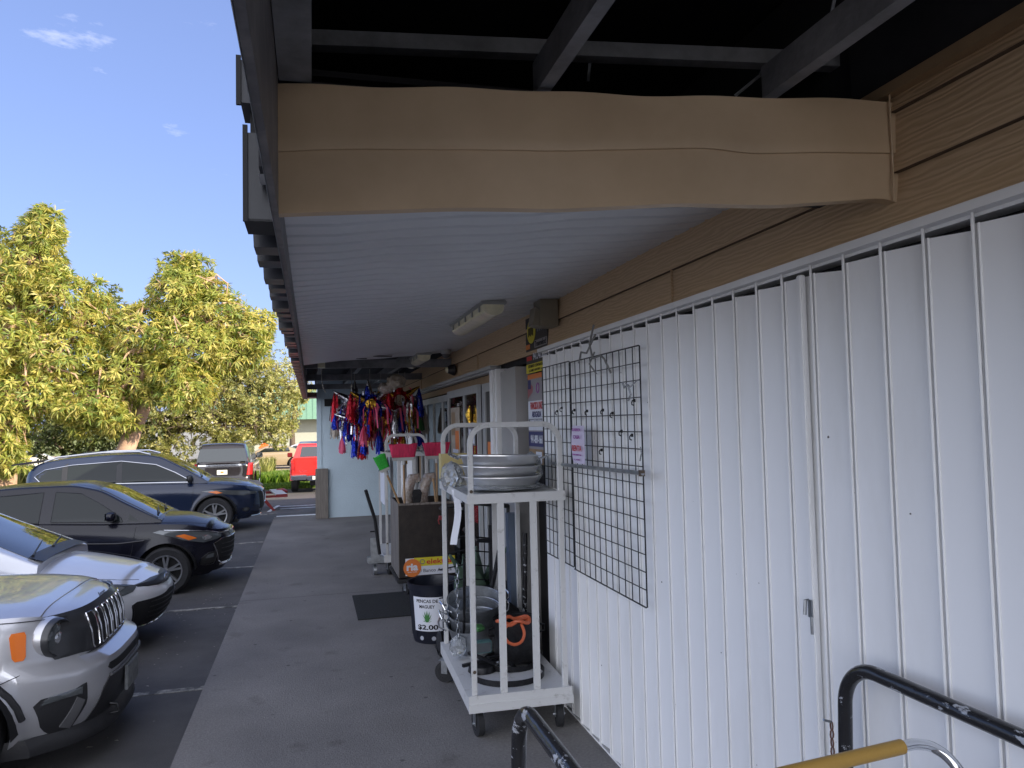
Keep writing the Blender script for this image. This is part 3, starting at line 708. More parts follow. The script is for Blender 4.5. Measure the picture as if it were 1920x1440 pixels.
# pans on the shelf
def pan_obj(r, h, c, tilt, label, handles=True, group='wide stainless pans stacked in plastic on the cart shelf'):
    t = thing('steel_pan', label, 'pan', c, 0, group); t.rotation_euler = tilt
    p = MB(); p.lathe([(0, 0), (r*.82, 0), (r*.87, .012), (r*.97, h), (r*1.02, h+.004), (r*1.02, h-.003), (r*.955, h-.004), (r*.85, .018), (0, .010)], (0, 0, 0), 'Z', 56)
    p.build('bowl', M['steel'], t, True)
    if handles:
        for a0 in (R(-32), R(148)):
            q = MB(); d = Vector((math.cos(a0), math.sin(a0), 0)); n = Vector((-d.y, d.x, 0))
            pts = []
            for k in range(9):
                a = PI*k/8; pts.append(d*(r*.97+.085*math.sin(a))+n*(.095*math.cos(a))+Vector((0, 0, h*.7+.035*math.sin(a))))
            q.tube(pts, .007, 8); q.build('handle', M['chrome'], t, True)
    return t
pc = (1.275, 5.20)
pan_obj(.275, .075, (pc[0]+.01, pc[1], 1.553), (0, 0, .1), 'lowest wide steel pan of the stack on the cart shelf', False)
pan_obj(.28, .08, (pc[0], pc[1], 1.62), (R(.5), R(1), .3), 'middle wide steel pan of the stack on the cart shelf', False)
pan_obj(.285, .085, (pc[0]-.005, pc[1]-.01, 1.685), (R(-1), R(2), .2), 'topmost wide steel pan with loop handles on the cart shelf')
# crumpled plastic
def crumple(name, label, c, r, mt, seed, sq=(1, 1, 1), sub=3, amp=.35, parent=None, cat='plastic bag'):
    rnd = random.Random(seed); bm = bmesh.new(); bmesh.ops.create_icosphere(bm, subdivisions=sub, radius=1)
    ds = [Vector((rnd.gauss(0, 1), rnd.gauss(0, 1), rnd.gauss(0, 1))).normalized() for _ in range(14)]
    for v in bm.verts:
        n = v.co.normalized(); k = 1+amp*(sum(abs(math.sin(4*n.dot(d)+i)) for i, d in enumerate(ds))/14-.6)*2+rnd.uniform(-.05, .05)
        v.co = Vector((n.x*k*r*sq[0], n.y*k*r*sq[1], n.z*k*r*sq[2]))
    me = bpy.data.meshes.new(name); bm.to_mesh(me); bm.free(); me.materials.append(M[mt])
    o = bpy.data.objects.new(name, me); COL.objects.link(o); o.location = c
    if parent: o.parent = parent
    elif label: tag(o, label, cat)
    return o
crumple('plastic_bag', 'clear crumpled plastic bag hanging off the left end of the cart shelf', (1.02, 5.70, 1.60), .13, 'plastic_wrap', 1, (.6, 1.2, .9))
crumple('plastic_bag', 'clear plastic wrap bunched at the right of the pans', (1.55, 5.35, 1.66), .11, 'plastic_wrap', 2, (.6, 1.5, 1.0))
crumple('plastic_sheet', 'flattened clear plastic under the pan stack', (1.27, 5.15, 1.56), .25, 'plastic_wrap', 3, (1.15, 1.0, .10), cat='plastic sheet')
b = MB(); b.box(.99, 1.2, 5.98, 6.1, 1.56, 1.76); tag(b.build('carton', mat('yellow_card', (.55, .45, .2), .6)), 'pale yellow carton end at the back of the cart shelf', 'box')
b = MB(); b.grid([[(.955+.02*math.sin(j*.6)+.045*k, 5.35-.02*k, 1.53-.055*j) for k in (0, 1)] for j in range(8)])
o = tag(b.build('paper_strip', M['paper']), 'long white paper tag dangling from the left of the cart shelf', 'tag'); so = o.modifiers.new('s', 'SOLIDIFY'); so.thickness = .001
b = MB(); b.box(.93, .95, 5.75, 5.79, 1.27, 1.30); b.tube([(.935, 5.75, 1.30), (.92, 5.74, 1.27), (.93, 5.76, 1.24)], .005, 6)
tag(b.build('red_clip', M['bench_red']), 'small red clip on the far left post of the near cart', 'clip')
# steel tubs, pot, rope, burner stands on the deck
def tub(c, r, h, tilt, label):
    t = thing('steel_tub', label, 'tub', c, 0, 'galvanised tubs nested on the cart deck'); t.rotation_euler = tilt
    p = MB(); prof = [(0, 0), (r*.8, 0), (r*.85, h*.3), (r*.87, h*.32), (r*.95, h*.85), (r*.98, h*.87), (r, h), (r*1.03, h+.005), (r*1.03, h-.006), (r*.97, h-.01), (r*.82, .01), (0, .01)]
    p.lathe(prof, (0, 0, 0), 'Z', 40); p.build('body', M['galv'], t, True)
    for a0 in (R(-20), R(160)):
        d = Vector((math.cos(a0), math.sin(a0), 0)); n = Vector((-d.y, d.x, 0)); q = MB()
        q.tube([d*r+n*.06+Vector((0, 0, h*.8)), d*(r+.05)+n*.055+Vector((0, 0, h*.95)), d*(r+.06)+n*.03+Vector((0, 0, h*1.08)), d*(r+.06)-n*.03+Vector((0, 0, h*1.08)), d*(r+.05)-n*.055+Vector((0, 0, h*.95)), d*r-n*.06+Vector((0, 0, h*.8))], .007, 7)
        q.build('handle', M['chrome'], t, True)
    return t
tub((1.20, 5.78, .30), .20, .21, (R(12), R(-8), 0), 'lower galvanised tub leaning in the near cart')
tub((1.20, 5.80, .375), .205, .21, (R(12), R(-8), .3), 'middle galvanised tub nested in the near cart')
tub((1.20, 5.82, .45), .21, .21, (R(12), R(-8), .5), 'topmost galvanised tub with wire handles in the near cart')
t = thing('black_pot', 'tall black stock pot at the front of the cart deck', 'pot', (1.43, 5.42, .30))
p = MB(); p.lathe([(0, 0), (.155, 0), (.165, .02), (.17, .27), (.176, .275), (.176, .265), (.16, .262), (.15, .02), (0, .015)], (0, 0, 0), 'Z', 36); p.build('body', M['darksteel'], t, True)
p = MB(); p.tube([(-.17, 0, .22), (-.21, 0, .21), (-.21, .0, .17), (-.17, 0, .16)], .008, 6); p.build('handle', M['darksteel'], t, True)
p = MB(); p.tube([(.17, 0, .22), (.21, 0, .21), (.21, .0, .17), (.17, 0, .16)], .008, 6); p.build('handle', M['darksteel'], t, True)
b = MB(); pts = []
for k in range(46):
    a = k*.42; r = .085+.025*math.sin(k*.9); pts.append((1.38+r*math.cos(a)*1.1, 5.32+r*math.sin(a), .585+.012*math.sin(k*1.7)))
pts += [(1.31, 5.23, .575), (1.285, 5.21, .53), (1.30, 5.19, .48), (1.35, 5.18, .455), (1.405, 5.19, .47), (1.43, 5.21, .52), (1.42, 5.25, .575)]
b.tube(sm(pts, 3), .011, 7)
tag(b.build('orange_hose', M['orange_hose'], None, True), 'coil of orange gas hose resting on the black pot', 'hose')
def ring_stand(c, r, hgt, label, legs=True):
    t = thing('ring_stand', label, 'burner stand', c, 0, 'black iron burner stands in the cart')
    p = MB(); p.lathe([(r-.004, 0), (r, 0), (r, .038), (r-.004, .038), (r-.004, 0)], (0, 0, 0), 'Z', 48); p.build('ring', M['darksteel'], t)
    if legs:
        for k in range(3):
            a = R(20+120*k); q = MB(); d = Vector((math.cos(a), math.sin(a), 0))
            q.tube([d*(r-.01)+Vector((0, 0, .02)), d*(r*.8)+Vector((0, 0, hgt*.5)), d*r*.5+Vector((0, 0, hgt))], .012, 6); q.build('leg', M['darksteel'], t)
        q = MB(); q.lathe([(r*.5, hgt-.02), (r*.55, hgt-.02), (r*.55, hgt), (r*.5, hgt), (r*.5, hgt-.02)], (0, 0, 0), 'Z', 30)
        q.box(-r*.6, r*.6, -.015, .015, hgt-.03, hgt-.015); q.box(-.015, .015, -r*.6, r*.6, hgt-.05, hgt-.035); q.build('top_ring', M['darksteel'], t)
    return t
ring_stand((1.29, 5.16, .264), .255, .07, 'wide black iron ring lying flat on the cart deck', False)
ring_stand((1.37, 5.38, .264), .20, .045, 'low three legged burner stand under the black pot', True)
b = MB(); b.box(1.05, 1.17, 5.10, 5.16, .44, .52, .006); o = tag(b.build('boxed_valve', mat('teal_card', (.05, .12, .12), .4)), 'teal boxed regulator tucked in the near cart', 'box')
b = MB(); b.box(1.06, 1.16, 5.093, 5.099, .45, .51); b.build('window', M['lens'], o)
b = MB()
for k in range(15):
    b.tube([(1.02+.012*math.cos(a*PI/4)*(k % 2)+.004*math.sin(k), 5.55+.012*math.cos(a*PI/4)*(1-k % 2), .95-.036*k+.022*math.sin(a*PI/4)) for a in range(8)], .004, 5, closed=True)
tag(b.build('hanging_chain', M['galv']), 'steel chain hanging down the left side of the near cart', 'chain')
crumple('rag', 'crumpled teal and green plastic scrap beside the orange hose', (1.12, 5.3, .56), .045, 'foil_green', 8, (1, 1, .6), cat='rag')
crumple('plastic_bag', 'crumpled clear bag beneath the tubs in the cart', (1.03, 5.60, .36), .075, 'plastic_wrap', 9, (.8, 1, 1))

t = thing('gas_burner', 'black cast iron gas burner with hose fitting at the foot of the tubs', 'burner', (1.14, 5.30, .264), .4)
p = MB(); p.lathe([(0, .05), (.05, .055), (.09, .04), (.10, .0), (.085, .0), (.0, .02)], (0, 0, 0), 'Z', 24); p.build('head', M['darksteel'], t, True)
p = MB(); p.tube([(.09, 0, .03), (.22, -.03, .03), (.34, -.05, .05)], .014, 8); p.build('gas_tube', M['galv'], t, True)
p = MB(); p.box(-.16, .16, -.012, .012, .055, .075); p.box(-.012, .012, -.16, .16, .076, .095); p.build('grate', M['darksteel'], t)
for k, (x0, y0, x1, y1, z1, lb) in enumerate(((1.10, 5.75, 1.02, 5.25, 1.05, 'thin black rod leaning at the left of the near cart'), (1.48, 5.95, 1.36, 5.6, 1.12, 'black flat bar standing at the back of the near cart'), (1.30, 6.02, 1.44, 5.95, .98, 'short dark rod crossing behind the tubs in the cart'))):
    b = MB(); b.tube([(x0, y0, .27), (x1, y1, z1)], .011+.004*k, 7); tag(b.build('iron_rod', M['darksteel'], None, True), lb, 'rod')
crumple('folded_tarp', 'dark folded tarp stuffed behind the black pot in the cart', (1.46, 5.85, .42), .16, 'rubber', 17, (.8, .9, 1.0), cat='tarp')
# hand truck behind the cart
t = thing('hand_truck', 'black tubular hand truck standing behind the near cart', 'hand truck', (1.35, 6.45, 0))
p = MB(); p.tube([(-.30, 0, 1.27), (-.28, 0, 1.29), (.02, -.02, 1.31), (.30, .0, 1.27)], .02, 8); p.build('top_bar', M['black_plastic'], t, True)
for x in (-.25, .16, .30):
    p = MB(); p.tube([(x, .0, 1.28), (x, .06, .1)], .017 if x != .16 else .024, 8); p.build('upright', M['black_plastic'], t, True)
p = MB(); p.box(.12, .2, -.02, .02, .62, 1.12, .005); p.tube([(-.1, 0, 1.1), (.0, -.06, 1.0), (.15, 0, .98)], .02, 8); p.build('bracket', M['black_plastic'], t)
p = MB(); p.box(-.32, .3, .0, .3, .04, .06); p.build('toe_plate', M['darksteel'], t)
for x in (-.3, .28):
    p = MB(); p.lathe([(0, -.02), (.09, -.02), (.11, 0), (.09, .02), (0, .02)], (x, .12, .11), 'X', 20); p.build('wheel', M['rubber'], t, True)
for k in range(5):
    p = MB(); p.tube([(-.32, .01, 1.0-.12*k), (-.1, -.03, 1.04-.12*k), (.14, .01, 1.0-.12*k)], .006, 5); p.build('rung', M['black_wire'], t)
# trash can / bins
def bin_(c, r, h, label, name='bucket'):
    t = thing(name, label, 'bucket', c)
    p = MB(); p.lathe([(0, 0), (r*.80, 0), (r*.84, .03), (r*.96, h*.86), (r*.97, h*.9), (r*1.03, h*.9), (r*1.05, h), (r*1.06, h+.008), (r*.99, h+.008), (r*.95, h*.9), (r*.8, .02), (0, .02)], (0, 0, 0), 'Z', 48)
    for k in range(24):
        a = 2*PI*k/24; 
        if k % 2 == 0: p.tube([(r*.85*math.cos(a), r*.85*math.sin(a), .06), (r*.955*math.cos(a), r*.955*math.sin(a), h*.85)], .005, 4)
    p.build('body', M['black_bucket'], t, True)
    return t
M['black_bucket'] = mat('navy_black_plastic', (.012, .014, .024), .35, bump=.08, bscale=30)
bk = bin_((1.10, 7.15, 0), .245, .53, 'round black bucket with a white agave price sheet by the near cart')
def cyl_patch(par, r0f, a0, a1, z0, z1, mt, name, rr, off=.004):
    rows = []
    for j in range(5):
        z = z0+(z1-z0)*j/4; r = r0f(z)+off; rows.append([(r*math.cos(a0+(a1-a0)*i/16), r*math.sin(a0+(a1-a0)*i/16), z) for i in range(17)])
    mb = MB(); mb.grid(rows); return mb.build(name, M[mt], par, True)
rf = lambda z: .245*(.84+.12*(z-.03)/(.53*.86-.03))+.006
ac = R(243); hw = .62
cyl_patch(bk, rf, ac-hw, ac+hw, .12, .43, 'paper', 'price_sheet', 0, .003)
def cyl_text(s, zc, w, h, mt, ang=0., bold=.02):
    o = text('lettering', s, w, h, (0, 0, 0), (1, 0, 0), M[mt], None, 0, bold)
    for v in o.data.vertices:
        z = zc+v.co.z; r = rf(z)+.0055; a = ac+ang+v.co.x/r; v.co = (r*math.cos(a), r*math.sin(a), z)
    o.parent = bk
cyl_text('PENCAS DE', .395, .21, .030, 'ink'); cyl_text('MAGUEY', .345, .15, .030, 'ink'); cyl_text('$2.00', .155, .20, .052, 'ink', 0, .03)
mb = MB()
for k in range(9):
    a = PI*(k+.5)/9; L = .05+.04*math.sin(a); ux, uz = math.cos(a)*L*.85, math.sin(a)*L*1.2
    for (sx) in (1,):
        pts = [(-.008, .205), (.008, .205), (ux*.5+.009*math.sin(a), .205+uz*.5), (ux, .205+uz), (ux*.5-.009*math.sin(a), .205+uz*.5-.006*math.cos(a))]
        vs = []
        for (u, z) in pts: r = rf(z)+.0055+.0004*k; an = ac+u/r; vs.append((r*math.cos(an), r*math.sin(an), z))
        mb.add(vs, [(0, 1, 2, 3, 4)])
mb.build('agave_print', M['agave'], bk)
for dx in (-.3, .25):
    p = MB(); a = ac+dx; p.lathe([(0, -.003), (.02, 0), (0, .003)], (0, 0, 0), 'Y', 12); p.v = [(.211*math.cos(a)+v[0]*-math.sin(a), .211*math.sin(a)+v[0]*math.cos(a)-.004, .055+v[2]) for v in p.v]; p.build('white_spot', M['paper'], bk)
b2 = bin_((1.47, 6.85, 0), .24, .56, 'second black tub full of cut agave leaves behind the cart', 'bucket')
lf = None
for k in range(11):
    rnd = random.Random(k); a = rnd.uniform(-2.9, .3); tilt = rnd.uniform(.15, .6); L = rnd.uniform(.5, .8); w = rnd.uniform(.07, .11)
    rows = []
    d = Vector((math.cos(a)*math.sin(tilt), math.sin(a)*math.sin(tilt), math.cos(tilt))); n = Vector((-math.sin(a), math.cos(a), 0)); m_ = d.cross(n)
    for j in range(9):
        u = j/8; ww = w*(1-u**2.2)*(.7+.3*math.sin(u*PI)); c = d*(L*u)+Vector((0, 0, -.1*u*u))
        rows.append([c-n*ww+m_*.02, c+m_*-.0, c+n*ww+m_*.02])
    mb = MB(); mb.grid(rows); o = mb.build('agave_leaf', M['agave_leaf'], None, True); o.location = (1.44+rnd.uniform(-.1, .1), 6.85+rnd.uniform(-.1, .1), .32)
    so = o.modifiers.new('s', 'SOLIDIFY'); so.thickness = .012
    tag(o, 'broad grey green agave leaf standing in the black tub', 'agave leaf', 'cut agave leaves in the black tub')
# blue-grey plank leaning by shutter
b = MB(); b.prism([(6.0, .02), (6.12, .02), (6.16, 1.25), (6.08, 1.25)], .09, 'X', 1.55); tag(b.build('leaning_board', mat('slate_board', (.10, .13, .18), .5)), 'slate blue board leaning on the folded shutter behind the cart', 'board')
b = MB(); b.tube([(1.60, 5.86, .0), (1.63, 5.84, 1.12)], .018, 8); tag(b.build('black_pole', M['black_pipe'], None, True), 'thin black pole leaning on the wall below the banners', 'pole')

# brown box cart with money transfer banner
t = thing('box_cart', 'dark brown plywood box on a black dolly with an orange and yellow banner', 'cart', (.98, 9.05, 0))
p = MB(); p.box(0, .66, 0, .02, .2, 1.06); p.box(0, .02, .02, .9, .2, 1.06); p.box(.64, .66, .02, .9, .2, 1.06); p.box(.02, .64, .88, .9, .2, 1.06); p.box(.02, .64, .02, .88, .2, .9); p.build('box', M['brownbox'], t)
p = MB(); p.box(-.008, 0, -.006, .9, .2, 1.07); p.box(-.008, .67, -.008, 0, 1.045, 1.07); p.build('edge_trim', M['wood'], t)
p = MB(); p.box(-.03, .72, -.06, .95, .145, .19, .01); p.build('dolly', M['black_plastic'], t)
for x, y in ((.08, .0), (.6, .0), (.08, .85), (.6, .85)): caster('caster', t, x, y, .06, .5, .145)
p = MB(); p.box(.07, .66, -.006, -.001, .22, .42); pn = p.build('banner', M['paper'], t)
p = MB(); p.box(.17, .66, -.008, -.006, .325, .425); p.build('yellow_band', M['yellow'], pn)
p = MB(); p.lathe([(0, -.012), (.105, -.012), (.105, -.008), (0, -.008)], (.15, 0, .31), 'Y', 32); p.build('orange_disc', M['orange'], pn)
def ftext(s, xc, zc, w, h, y, mt, par, bold=.02): return text('lettering', s, w, h, (xc, y, zc), (1, 0, 0), M[mt], par, .001, bold)
ftext('ria', .15, .32, .135, .085, -.012, 'paper', pn, .04); ftext('Money Transfer', .15, .262, .11, .014, -.012, 'paper', pn)
ftext('elektra', .47, .375, .30, .06, -.008, 'redink', pn); ftext('Banco Azteca', .45, .27, .34, .04, -.006, 'greyink', pn)
p = MB(); p.tube([(.27+.028*math.cos(a*PI/3), -.01, .375+.028*math.sin(a*PI/3)) for a in range(6)], .005, 5, closed=True); p.tube([(.245+.015*math.cos(a*PI/4), -.008, .27+.015*math.sin(a*PI/4)) for a in range(8)], .003, 5, closed=True); p.build('logo', M['greyink'], pn)
# far rack cart
far = rack_cart('far white metal rack cart behind the brown box, hung with goods', .60, 1.05, 1.86, 1.62, (.93, 10.3, 0), 0, 2)
b = MB(); b.box(.955, 1.0, 10.6, 11.2, .9, 1.5); tag(b.build('white_carton', M['paper']), 'white printed carton standing on the far cart', 'box')
b = MB(); b.tube([(.66, 9.95, 1.17), (.78, 10.05, .78), (.84, 10.1, .32)], .022, 8); b.tube([(.82, 10.1, .62), (.72, 10.1, .62)], .01, 6)
tag(b.build('leaning_pole', M['black_plastic'], None, True), 'short thick black pole leaning against the far cart', 'pole')
b = MB(); b.box(.70, .95, 10.35, 10.5, .16, .24, .01); b.lathe([(0, -.02), (.07, -.02), (.07, .02), (0, .02)], (.8, 10.4, .07), 'X', 18); b.box(.74, .86, 10.3, 10.34, .2, .5)
tag(b.build('folding_trolley', M['galv'], None, True), 'small grey folding trolley beside the far cart', 'trolley')
b = MB()
for k in range(5): b.tube([(1.02+.09*k, 10.3, 1.78-.02*k), (1.0+.13*k, 10.25, 1.66), (1.10+.12*k, 10.3, 1.60)], .006, 5)
b.tube([(1.0, 10.28, 1.64), (1.6, 10.28, 1.64)], .005, 5)
tag(b.build('wire_rack', M['galv']), 'grey wire rack laid over the far cart shelf', 'rack')
# brooms
def broom(base, topc, headw, mt, label, rz=0):
    t = thing('broom', label, 'broom', topc, rz, 'upturned brooms standing in the brown box')
    b0 = Vector(base)-Vector(topc)
    p = MB(); p.tube([(0, 0, 0), tuple(b0)], .0125, 8); p.build('handle', M['handlewood'], t, True)
    ax = (-b0).normalized()
    q = Vector((0, 0, 1)).rotation_difference(ax).to_matrix()
    p = MB(); p.box(-headw*.42, headw*.42, -.025, .025, 0, .045, .01); p.tube([(0, 0, -.05), (0, 0, 0)], .022, 8)
    p.v = [tuple(q @ Vector(v)) for v in p.v]; p.build('cap', M['broomcap'], t)
    p = MB(); n = 26; rows = []
    for j in range(6):
        u = j/5; row = []
        for i in range(n+1):
            a = 2*PI*i/n; fl = 1+.26*u; jag = (random.uniform(-.006, .006) if j == 5 else 0)
            row.append((headw/2*.86*fl*math.copysign(abs(math.cos(a))**.45, math.cos(a)), (.03+.012*u)*math.copysign(abs(math.sin(a))**.6, math.sin(a)), .04+.16*u+jag*1.6))
        rows.append(row)
    rows.append([(v[0]*.85, v[1]*.7, v[2]-.01) for v in rows[-1]]); rows.append([(v[0]*.3, v[1]*.3, v[2]-.005) for v in rows[-1]])
    p.grid(rows); p.v = [tuple(q @ Vector(v)) for v in p.v]; p.build('bristles', M[mt], t, True)
    return t
broom((1.06, 9.12, 1.0), (1.055, 9.12, 1.57), .32, 'pink', 'left pink broom standing head up in the brown box')
broom((1.48, 9.3, 1.0), (1.48, 9.3, 1.57), .32, 'pink', 'right pink broom standing head up behind the cart hoop')
broom((1.02, 9.10, 1.0), (.83, 9.02, 1.46), .14, 'green_br', 'small green brush on a tilted wooden handle')
for i, (x, y, h, w, lb) in enumerate(((1.16, 9.3, .46, .085, 'left shiny wrapped curled loofah standing in the brown box'), (1.36, 9.35, .47, .085, 'right shiny wrapped curled loofah standing in the brown box'))):
    b = MB(); b.tube([(x-.03, y, 1.0), (x-.05, y, 1.12), (x-.03, y, 1.25), (x+.02, y, 1.35), (x+.07, y, 1.36), (x+.09, y, 1.30)], w, 14, rs=[.05, .065, .07, .062, .055, .035])
    tag(b.build('wrapped_loofah', M['loofah'], None, True), lb, 'loofah')
b = MB(); b.prism([(1.165, 1.08), (1.21, 1.02), (1.255, 1.08), (1.27, 1.18), (1.25, 1.22), (1.17, 1.22), (1.155, 1.18)], .01, 'Y', 9.13); b.tube([(1.21, 9.14, 1.04), (1.21, 9.14, .98)], .012, 6)
tag(b.build('trowel', M['darksteel']), 'dark flat trowel blade standing between the wrapped loofahs', 'trowel')
b = MB(); b.tube([(1.45, 9.18, 1.0), (1.42, 9.2, 1.34)], .013, 8); tag(b.build('wooden_stick', M['handlewood'], None, True), 'bare wooden stick beside the right loofah', 'stick')
# doormat
b = MB(); b.box(.44, 1.40, 8.05, 9.2, .001, .012); tag(b.build('doormat', M['mat_rubber']), 'dark rubber doormat lying on the walkway before the doors', 'doormat')

# ------------------------------------------------------------------ pinatas
def pinata(c, r, seed, core, tassels, label, ncone=7, cone='foil_silver', face=True):
    rnd = random.Random(seed)
    t = thing('star_pinata', label, 'pinata', c, 0, 'foil star pinatas hanging under the far rafters')
    # core with fringe
    p = MB(); p.lathe([(0, -r*.42), (r*.25, -r*.36), (r*.42, 0), (r*.25, r*.36), (0, r*.42)], (0, 0, 0), 'Z', 14); p.build('core', M[core], t, True)
    fr = MB()
    for k in range(170):
        n = Vector((rnd.gauss(0, 1), rnd.gauss(0, 1)-.3, rnd.gauss(0, 1))).normalized(); a = n*r*.38
        s = n.cross(Vector((rnd.random(), rnd.random(), rnd.random()))).normalized()*r*.035
        e = a+n*r*.13+Vector((0, 0, -r*.05))+s*rnd.uniform(-2, 2); fr.add([a-s, a+s, e+s*.5, e-s*.5], [(0, 1, 2, 3)])
    fr.build('fringe', M[['foil_blue', 'foil_silver', 'foil_red'][seed % 3]], t)
    if face:
        q = MB(); q.lathe([(0, -r*.45), (r*.2, -r*.43), (r*.22, -r*.38)], (0, 0, 0), 'Y', 14); q.build('front_disc', M['foil_gold'] if seed % 2 else M['kraft'], t, True)
    for mtn in rnd.sample(['foil_silver', 'foil_blue', 'foil_red', 'foil_pink', 'foil_gold'], 3):
        st_ = MB()
        for q_ in range(26):
            n = Vector((rnd.gauss(0, 1), rnd.gauss(0, 1)-.4, rnd.gauss(-.3, .7))).normalized(); p0 = n*r*rnd.uniform(.35, .8); wd = Vector((rnd.gauss(0, 1), rnd.gauss(0, 1), 0)).normalized()*r*.04
            p1 = p0+n*r*.12+Vector((0, 0, -r*.15)); p2 = p1+Vector((rnd.gauss(0, .05)*r, rnd.gauss(0, .05)*r, -r*rnd.uniform(.25, .7)))
            st_.add([p0-wd, p0+wd, p1+wd, p1-wd, p2+wd*.8, p2-wd*.8], [(0, 1, 2, 3), (3, 2, 4, 5)])
        st_.build('streamer', M[mtn], t)
    up = Vector((0, 0, 1))
    for k in range(ncone):
        a = 2*PI*k/ncone+PI/2+rnd.uniform(-.12, .12); d = Vector((math.cos(a), rnd.uniform(-.5, .25), math.sin(a))).normalized()
        q = up.rotation_difference(d).to_matrix(); L = r*rnd.uniform(.95, 1.08)
        p = MB(); p.lathe([(r*.17, r*.3), (r*.12, L*.6), (.006, L)], (0, 0, 0), 'Z', 12); p.v = [tuple(q @ Vector(v)) for v in p.v]
        co = p.build('cone', M[cone if rnd.random() < .8 else 'foil_gold'], t, True)
        tm = tassels[k % len(tassels)]; tip = d*L*.97; s_ = MB()
        n = 34; LL = r*rnd.uniform(.75, 1.15)
        for i in range(n):
            an = 2*PI*i/n; o = Vector((math.cos(an), math.sin(an), 0)); sp = rnd.uniform(.12, .3)*r; l2 = LL*rnd.uniform(.75, 1.1)
            w = Vector((-o.y, o.x, 0))*.011; A_ = tip+Vector((0, 0, .0)); B_ = tip+o*sp*.5+Vector((0, 0, -l2*.45)); C_ = tip+o*sp*.8+Vector((0, 0, -l2))
            s_.add([A_-w*.3, A_+w*.3, B_+w, B_-w, C_+w, C_-w], [(0, 1, 2, 3), (3, 2, 4, 5)])
        s_.build('tassel', M[tm], co)
    p = MB(); p.tube([(0, 0, r*.4), (0, 0, max(r*.5, 2.80-c[2]))], .003, 4); p.build('string', M['string'], t)
    return t
pinata((.80, 10.9, 2.30), .36, 3, 'foil_blue', ['foil_blue', 'foil_red', 'foil_blue', 'foil_pink', 'foil_blue', 'foil_silver', 'foil_red'], 'front silver spiked star pinata with blue fringe', 7)
pinata((.62, 11.5, 2.33), .37, 1, 'foil_silver', ['foil_blue', 'foil_red', 'kraft', 'foil_blue', 'foil_pink', 'foil_silver'], 'left pinata with long blue and red tassels', 6)
pinata((1.25, 11.3, 2.36), .37, 2, 'foil_red', ['foil_red', 'foil_gold', 'foil_blue', 'foil_red', 'foil_green', 'foil_blue'], 'right red and gold foil pinata near the shutter', 6, 'foil_gold')
pinata((.98, 11.2, 2.05), .36, 5, 'foil_green', ['foil_blue', 'foil_silver', 'foil_red', 'foil_blue', 'foil_gold'], 'lower pinata at the back with mixed tassels', 6)
pinata((.55, 11.0, 2.08), .27, 4, 'foil_red', ['foil_red', 'foil_blue', 'foil_pink', 'foil_blue', 'foil_red'], 'small low left pinata with red and blue tassels', 5)
pinata((1.38, 11.6, 2.15), .32, 8, 'foil_blue', ['foil_silver', 'foil_blue', 'foil_gold', 'foil_blue', 'kraft'], 'dark blue pinata nearest the folded shutter', 5)
crumple('pinata_bundle', 'brown paper pinata body wrapped in plastic under the far rafters', (1.13, 10.5, 2.60), .13, 'kraft', 5, (1, 1, .75), cat='pinata')
crumple('pinata_bundle', 'grey wrapped pinata bundle tied up beside the silver star', (1.02, 10.8, 2.52), .11, 'loofah', 6, (1, 1, .7), cat='pinata')

# ------------------------------------------------------------------ foreground rails and shopping cart
def rail(x, yend, z, label, r=.022):
    pts = [(x, -1.5, z-.03)]+[(x, y, z-.0) for y in (-.5, yend-.22)]
    pts += [(x, yend-.15+.14*math.sin(a), z-.14+.14*math.cos(a)) for a in [PI/2*k/10 for k in range(0, 11)]]+[(x-.012, yend, .55), (x-.015, yend, 0)]
    b = MB(); b.tube(pts, r, 16); return tag(b.build('guard_rail', M['black_pipe'], None, True), label, 'guard rail', 'black pipe guard rails of the cart corral')
rail(.55, 2.10, 1.225, 'left black pipe guard rail with badly chipped paint', .0215)
rail(1.60, 2.08, 1.235, 'right black pipe guard rail close to the white shutter', .0215)
t = thing('chain', 'short rusty chain hanging from the right guard rail leg', 'chain', (1.575, 2.09, 1.03))
for k in range(4):
    p = MB(); p.tube([(-.012+.006*math.cos(a*PI/4)*(k % 2), .006*math.cos(a*PI/4)*(1-k % 2), -.026*k+.014*math.sin(a*PI/4)) for a in range(8)], .0025, 5, closed=True); p.build('link', M['rib_red'], t)
p = MB(); p.tube([(-.012, 0, .012), (-.04, 0, .022)], .004, 6); p.build('hook', M['galv'], t)
t = thing('shopping_cart', 'chrome shopping cart with a mustard yellow push handle at the bottom edge', 'shopping cart', (1.15, 1.50, 0))
hx0, hx1, hz = -.32, .17, 1.215
p = MB(); p.tube([(hx0, -.02, hz), (hx1, .015, hz+.012)], .0165, 12); p.build('push_handle', M['handle_y'], t, True)
p = MB(); p.tube(sm([(hx1, .015, hz+.012), (hx1+.04, .016, hz+.012), (hx1+.085, .01, hz), (hx1+.115, -.015, hz-.03), (hx1+.12, -.06, hz-.09), (hx1+.10, -.15, hz-.28), (hx1+.08, -.3, .35), (hx1+.06, -.6, .2)]), .0125, 12)
p.tube([(hx0, -.02, hz), (hx0-.06, -.03, hz-.01), (hx0-.09, -.08, hz-.08), (hx0-.07, -.2, hz-.28), (hx0-.05, -.35, .35), (hx0-.05, -.6, .2)], .0125, 10)
p.build('frame', M['chrome'], t, True)
p = MB()
for z in (1.10, 1.0, .9, .8, .7): 
    s_ = (z-.7)*.1
    p.tube([(hx0-.0, -.05, z), (hx1+.04, -.02, z), (hx1+.0-.02, -.85, z-.05), (hx0+.05, -.85, z-.05)], .003, 5, closed=True)
for k in range(11):
    u = k/10; p.tube([(hx0+(hx1+.04-hx0)*u, -.05+.03*u, 1.10), (hx0+(hx1+.04-hx0)*u, -.12, .66)], .0025, 5)
